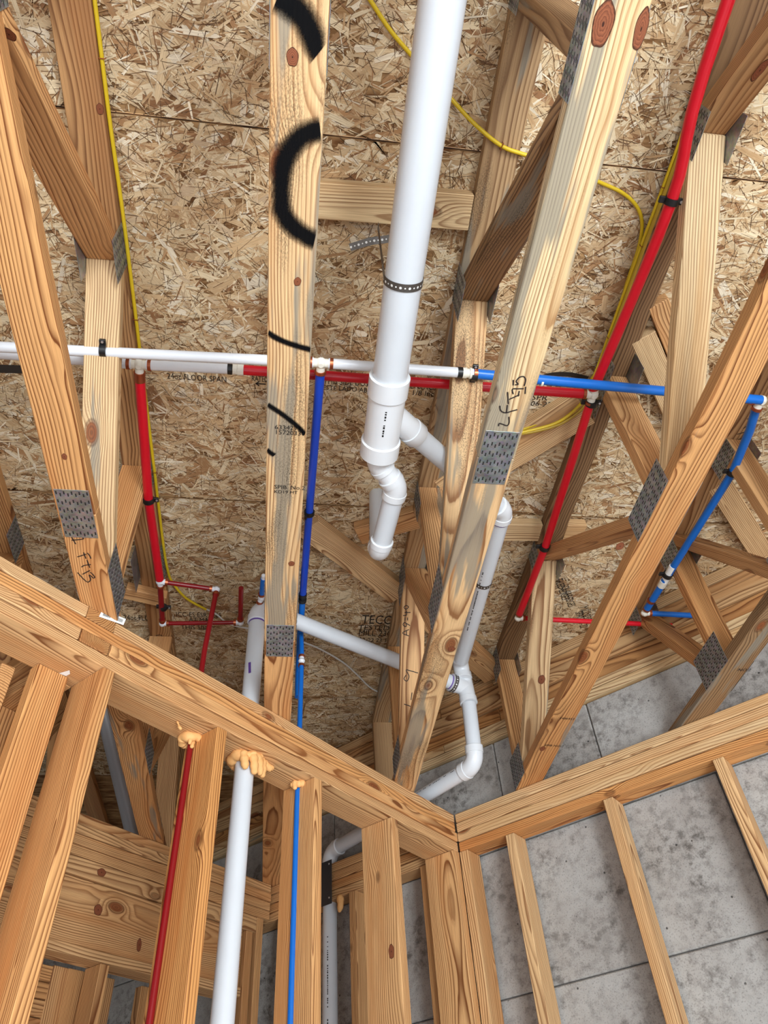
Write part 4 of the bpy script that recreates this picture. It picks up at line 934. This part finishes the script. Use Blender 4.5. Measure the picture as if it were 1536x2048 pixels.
# ------------------------------------------------------------------ foam, nail plate, labels
def sausage(pts, rads, segs=14):
    pts = smooth_path(pts, 4); n = len(pts); fr = []; u = None
    for i, p in enumerate(pts):
        d = (pts[min(i + 1, n - 1)] - pts[max(i - 1, 0)]).normalized()
        if u is None: u, v = perp(d)
        else: u = (u - d * u.dot(d)).normalized(); v = d.cross(u)
        t = i / (n - 1) * (len(rads) - 1); k = min(int(t), len(rads) - 2); r = rads[k] + (rads[k + 1] - rads[k]) * (t - k)
        fr.append((p, u.copy(), v.copy(), r * (1 + .10 * math.sin(i * 1.7 + p.x * 300))))
    a0, a1 = fr[0], fr[-1]; d0 = (pts[0] - pts[1]).normalized(); d1 = (pts[-1] - pts[-2]).normalized()
    fr = [(a0[0] + d0 * a0[3] * .8, a0[1], a0[2], a0[3] * .35), (a0[0] + d0 * a0[3] * .5, a0[1], a0[2], a0[3] * .8)] + fr + [(a1[0] + d1 * a1[3] * .5, a1[1], a1[2], a1[3] * .8), (a1[0] + d1 * a1[3] * .8, a1[1], a1[2], a1[3] * .35)]
    return rings(fr, segs)
def foam(c, runs, label):
    t = thing('spray_foam', c, label, 'foam', 'orange foam seals')
    for pts, rads in runs: add('foam_bead', sausage([c + Ld * a + Nd * b + Vector((0, 0, z)) for a, b, z in pts], rads), FOAM, t)
def ringpts(r, a0, a1, z, n=9, dz=0.): return [(r * math.cos(math.radians(a0 + (a1 - a0) * i / n)), r * math.sin(math.radians(a0 + (a1 - a0) * i / n)), z + dz * math.sin(i * 2.1)) for i in range(n + 1)]
foam(Vector((rw.x, rw.y, HS + CZ)), [(ringpts(.026, 60, 400, -.009, 10, .003), (.010, .014, .016, .013, .015, .012, .009)), ([(-.018, .020, -.006), (-.020, .022, -.022), (-.021, .022, -.034)], (.008, .007, .005)), ([(-.004, .012, -.018), (-.004, .013, -.035)], (.008, .006))], 'orange foam ring around the dark red pipe under the left plate')
foam(Vector((W0.x, W0.y, HS + CZ)), [(ringpts(.042, 0, 355, -.010, 14, .003), (.014, .017, .013, .018, .014, .016, .013)),
    ([(-.036, .030, -.010), (-.034, .034, -.030), (-.030, .036, -.052)], (.014, .014, .011)), ([(-.010, .044, -.008), (-.006, .048, -.034), (-.002, .048, -.062)], (.015, .013, .011)), ([(.018, .042, -.004), (.022, .042, -.030), (.030, .040, -.052)], (.014, .013, .010)), ([(.040, .034, -.006), (.048, .032, -.026), (.050, .030, -.048)], (.014, .012, .009)), ([(.05, .03, -.006), (.074, .030, -.014), (.088, .032, -.010)], (.013, .012, .008))], 'lumpy orange foam seal around the white riser under the left plate')
foam(Vector((bw.x, bw.y, HS + CZ)), [(ringpts(.021, 10, 190, -.008, 8, .002), (.008, .011, .012, .010, .009)), ([(.021, .004, -.008), (.023, .003, -.026)], (.010, .008)), ([(-.021, .004, -.008), (-.020, .006, -.022)], (.009, .008))], 'small orange foam hook around the blue pipe under the left plate')
fd = tag(link('spray_foam', rings([(LN(1.175, -1.60, HS) + Vector((.002 * i, 0, -.004 * i)), X_, Y_, q) for i, q in enumerate((.002, .004, .003, .003, .004, .0065, .006, .002))], 10), FOAM), 'tiny foam drip left of the dark red pipe', 'foam', 'orange foam seals')
foam(LN(2.56, -2.165, HS), [([(0, .01, -.004), (0, .012, -.03), (0, .006, -.055)], (.016, .014, .009))], 'foam lump beside the nail plate in the alcove')
npl = thing('nail_plate', LN(2.545, -2.225, 1.25), 'dark steel nail guard plate over the pipe in the alcove wall', 'nail plate')
link('plate', box_mesh(.085, .0022, .182, .0005), NPL, npl, frame(LN(2.546, -2.232, 1.253), Nd, Ld))
for dn_, dh in ((-.03, .075), (.028, .075), (.028, -.065), (-.03, -.065)): add('nail_head', rings([(LN(2.5445, -2.232 + dn_, 1.253 + dh), Nd, Z_, .004), (LN(2.5425, -2.232 + dn_, 1.253 + dh), Nd, Z_, .003)], 10), NAILH, npl)
def paper(pts, label, bars=None):
    t = thing('paper_label', pts[0], label, 'label'); n = (pts[1] - pts[0]).cross(pts[3] - pts[0]).normalized()
    add('sheet', mesh_from([p for p in pts] + [p + n * .0006 for p in pts], [(0, 1, 2, 3), (7, 6, 5, 4), (0, 4, 5, 1), (1, 5, 6, 2), (2, 6, 7, 3), (3, 7, 4, 0)]), PAPER, t)
    if bars:
        vs, fs = [], []; cam_p = Vector((0, 0, CZ)); nn = n if n.dot(cam_p - pts[0]) > 0 else -n
        def q(u, v): return pts[0].lerp(pts[1], u).lerp(pts[3].lerp(pts[2], u), v) + nn * .0016
        for k in range(9):
            u = .1 + .035 * k; i = len(vs); vs += [q(u, .25), q(u + .018, .25), q(u + .018, .75), q(u, .75)]; fs.append((i, i + 1, i + 2, i + 3))
        for k in range(3):
            v = .35 + .16 * k; i = len(vs); vs += [q(.55, v), q(.9, v), q(.9, v + .05), q(.55, v + .05)]; fs.append((i, i + 1, i + 2, i + 3))
        add('print', mesh_from(vs, fs), INK, t)
NLf = NL + .0015
paper([atN(205, 1219, NLf), atN(252, 1238, NLf), atN(247, 1250, NLf), atN(198, 1233, NLf)], 'white barcode tag stapled on the end grain of the left plate', True)
paper([atz(118, 1347, HS - .001), atz(139, 1341, HS - .001), atz(140, 1348, HS - .001), atz(132, 1352, HS - .001)], 'scrap of white tag under the left plate by the backing stud')
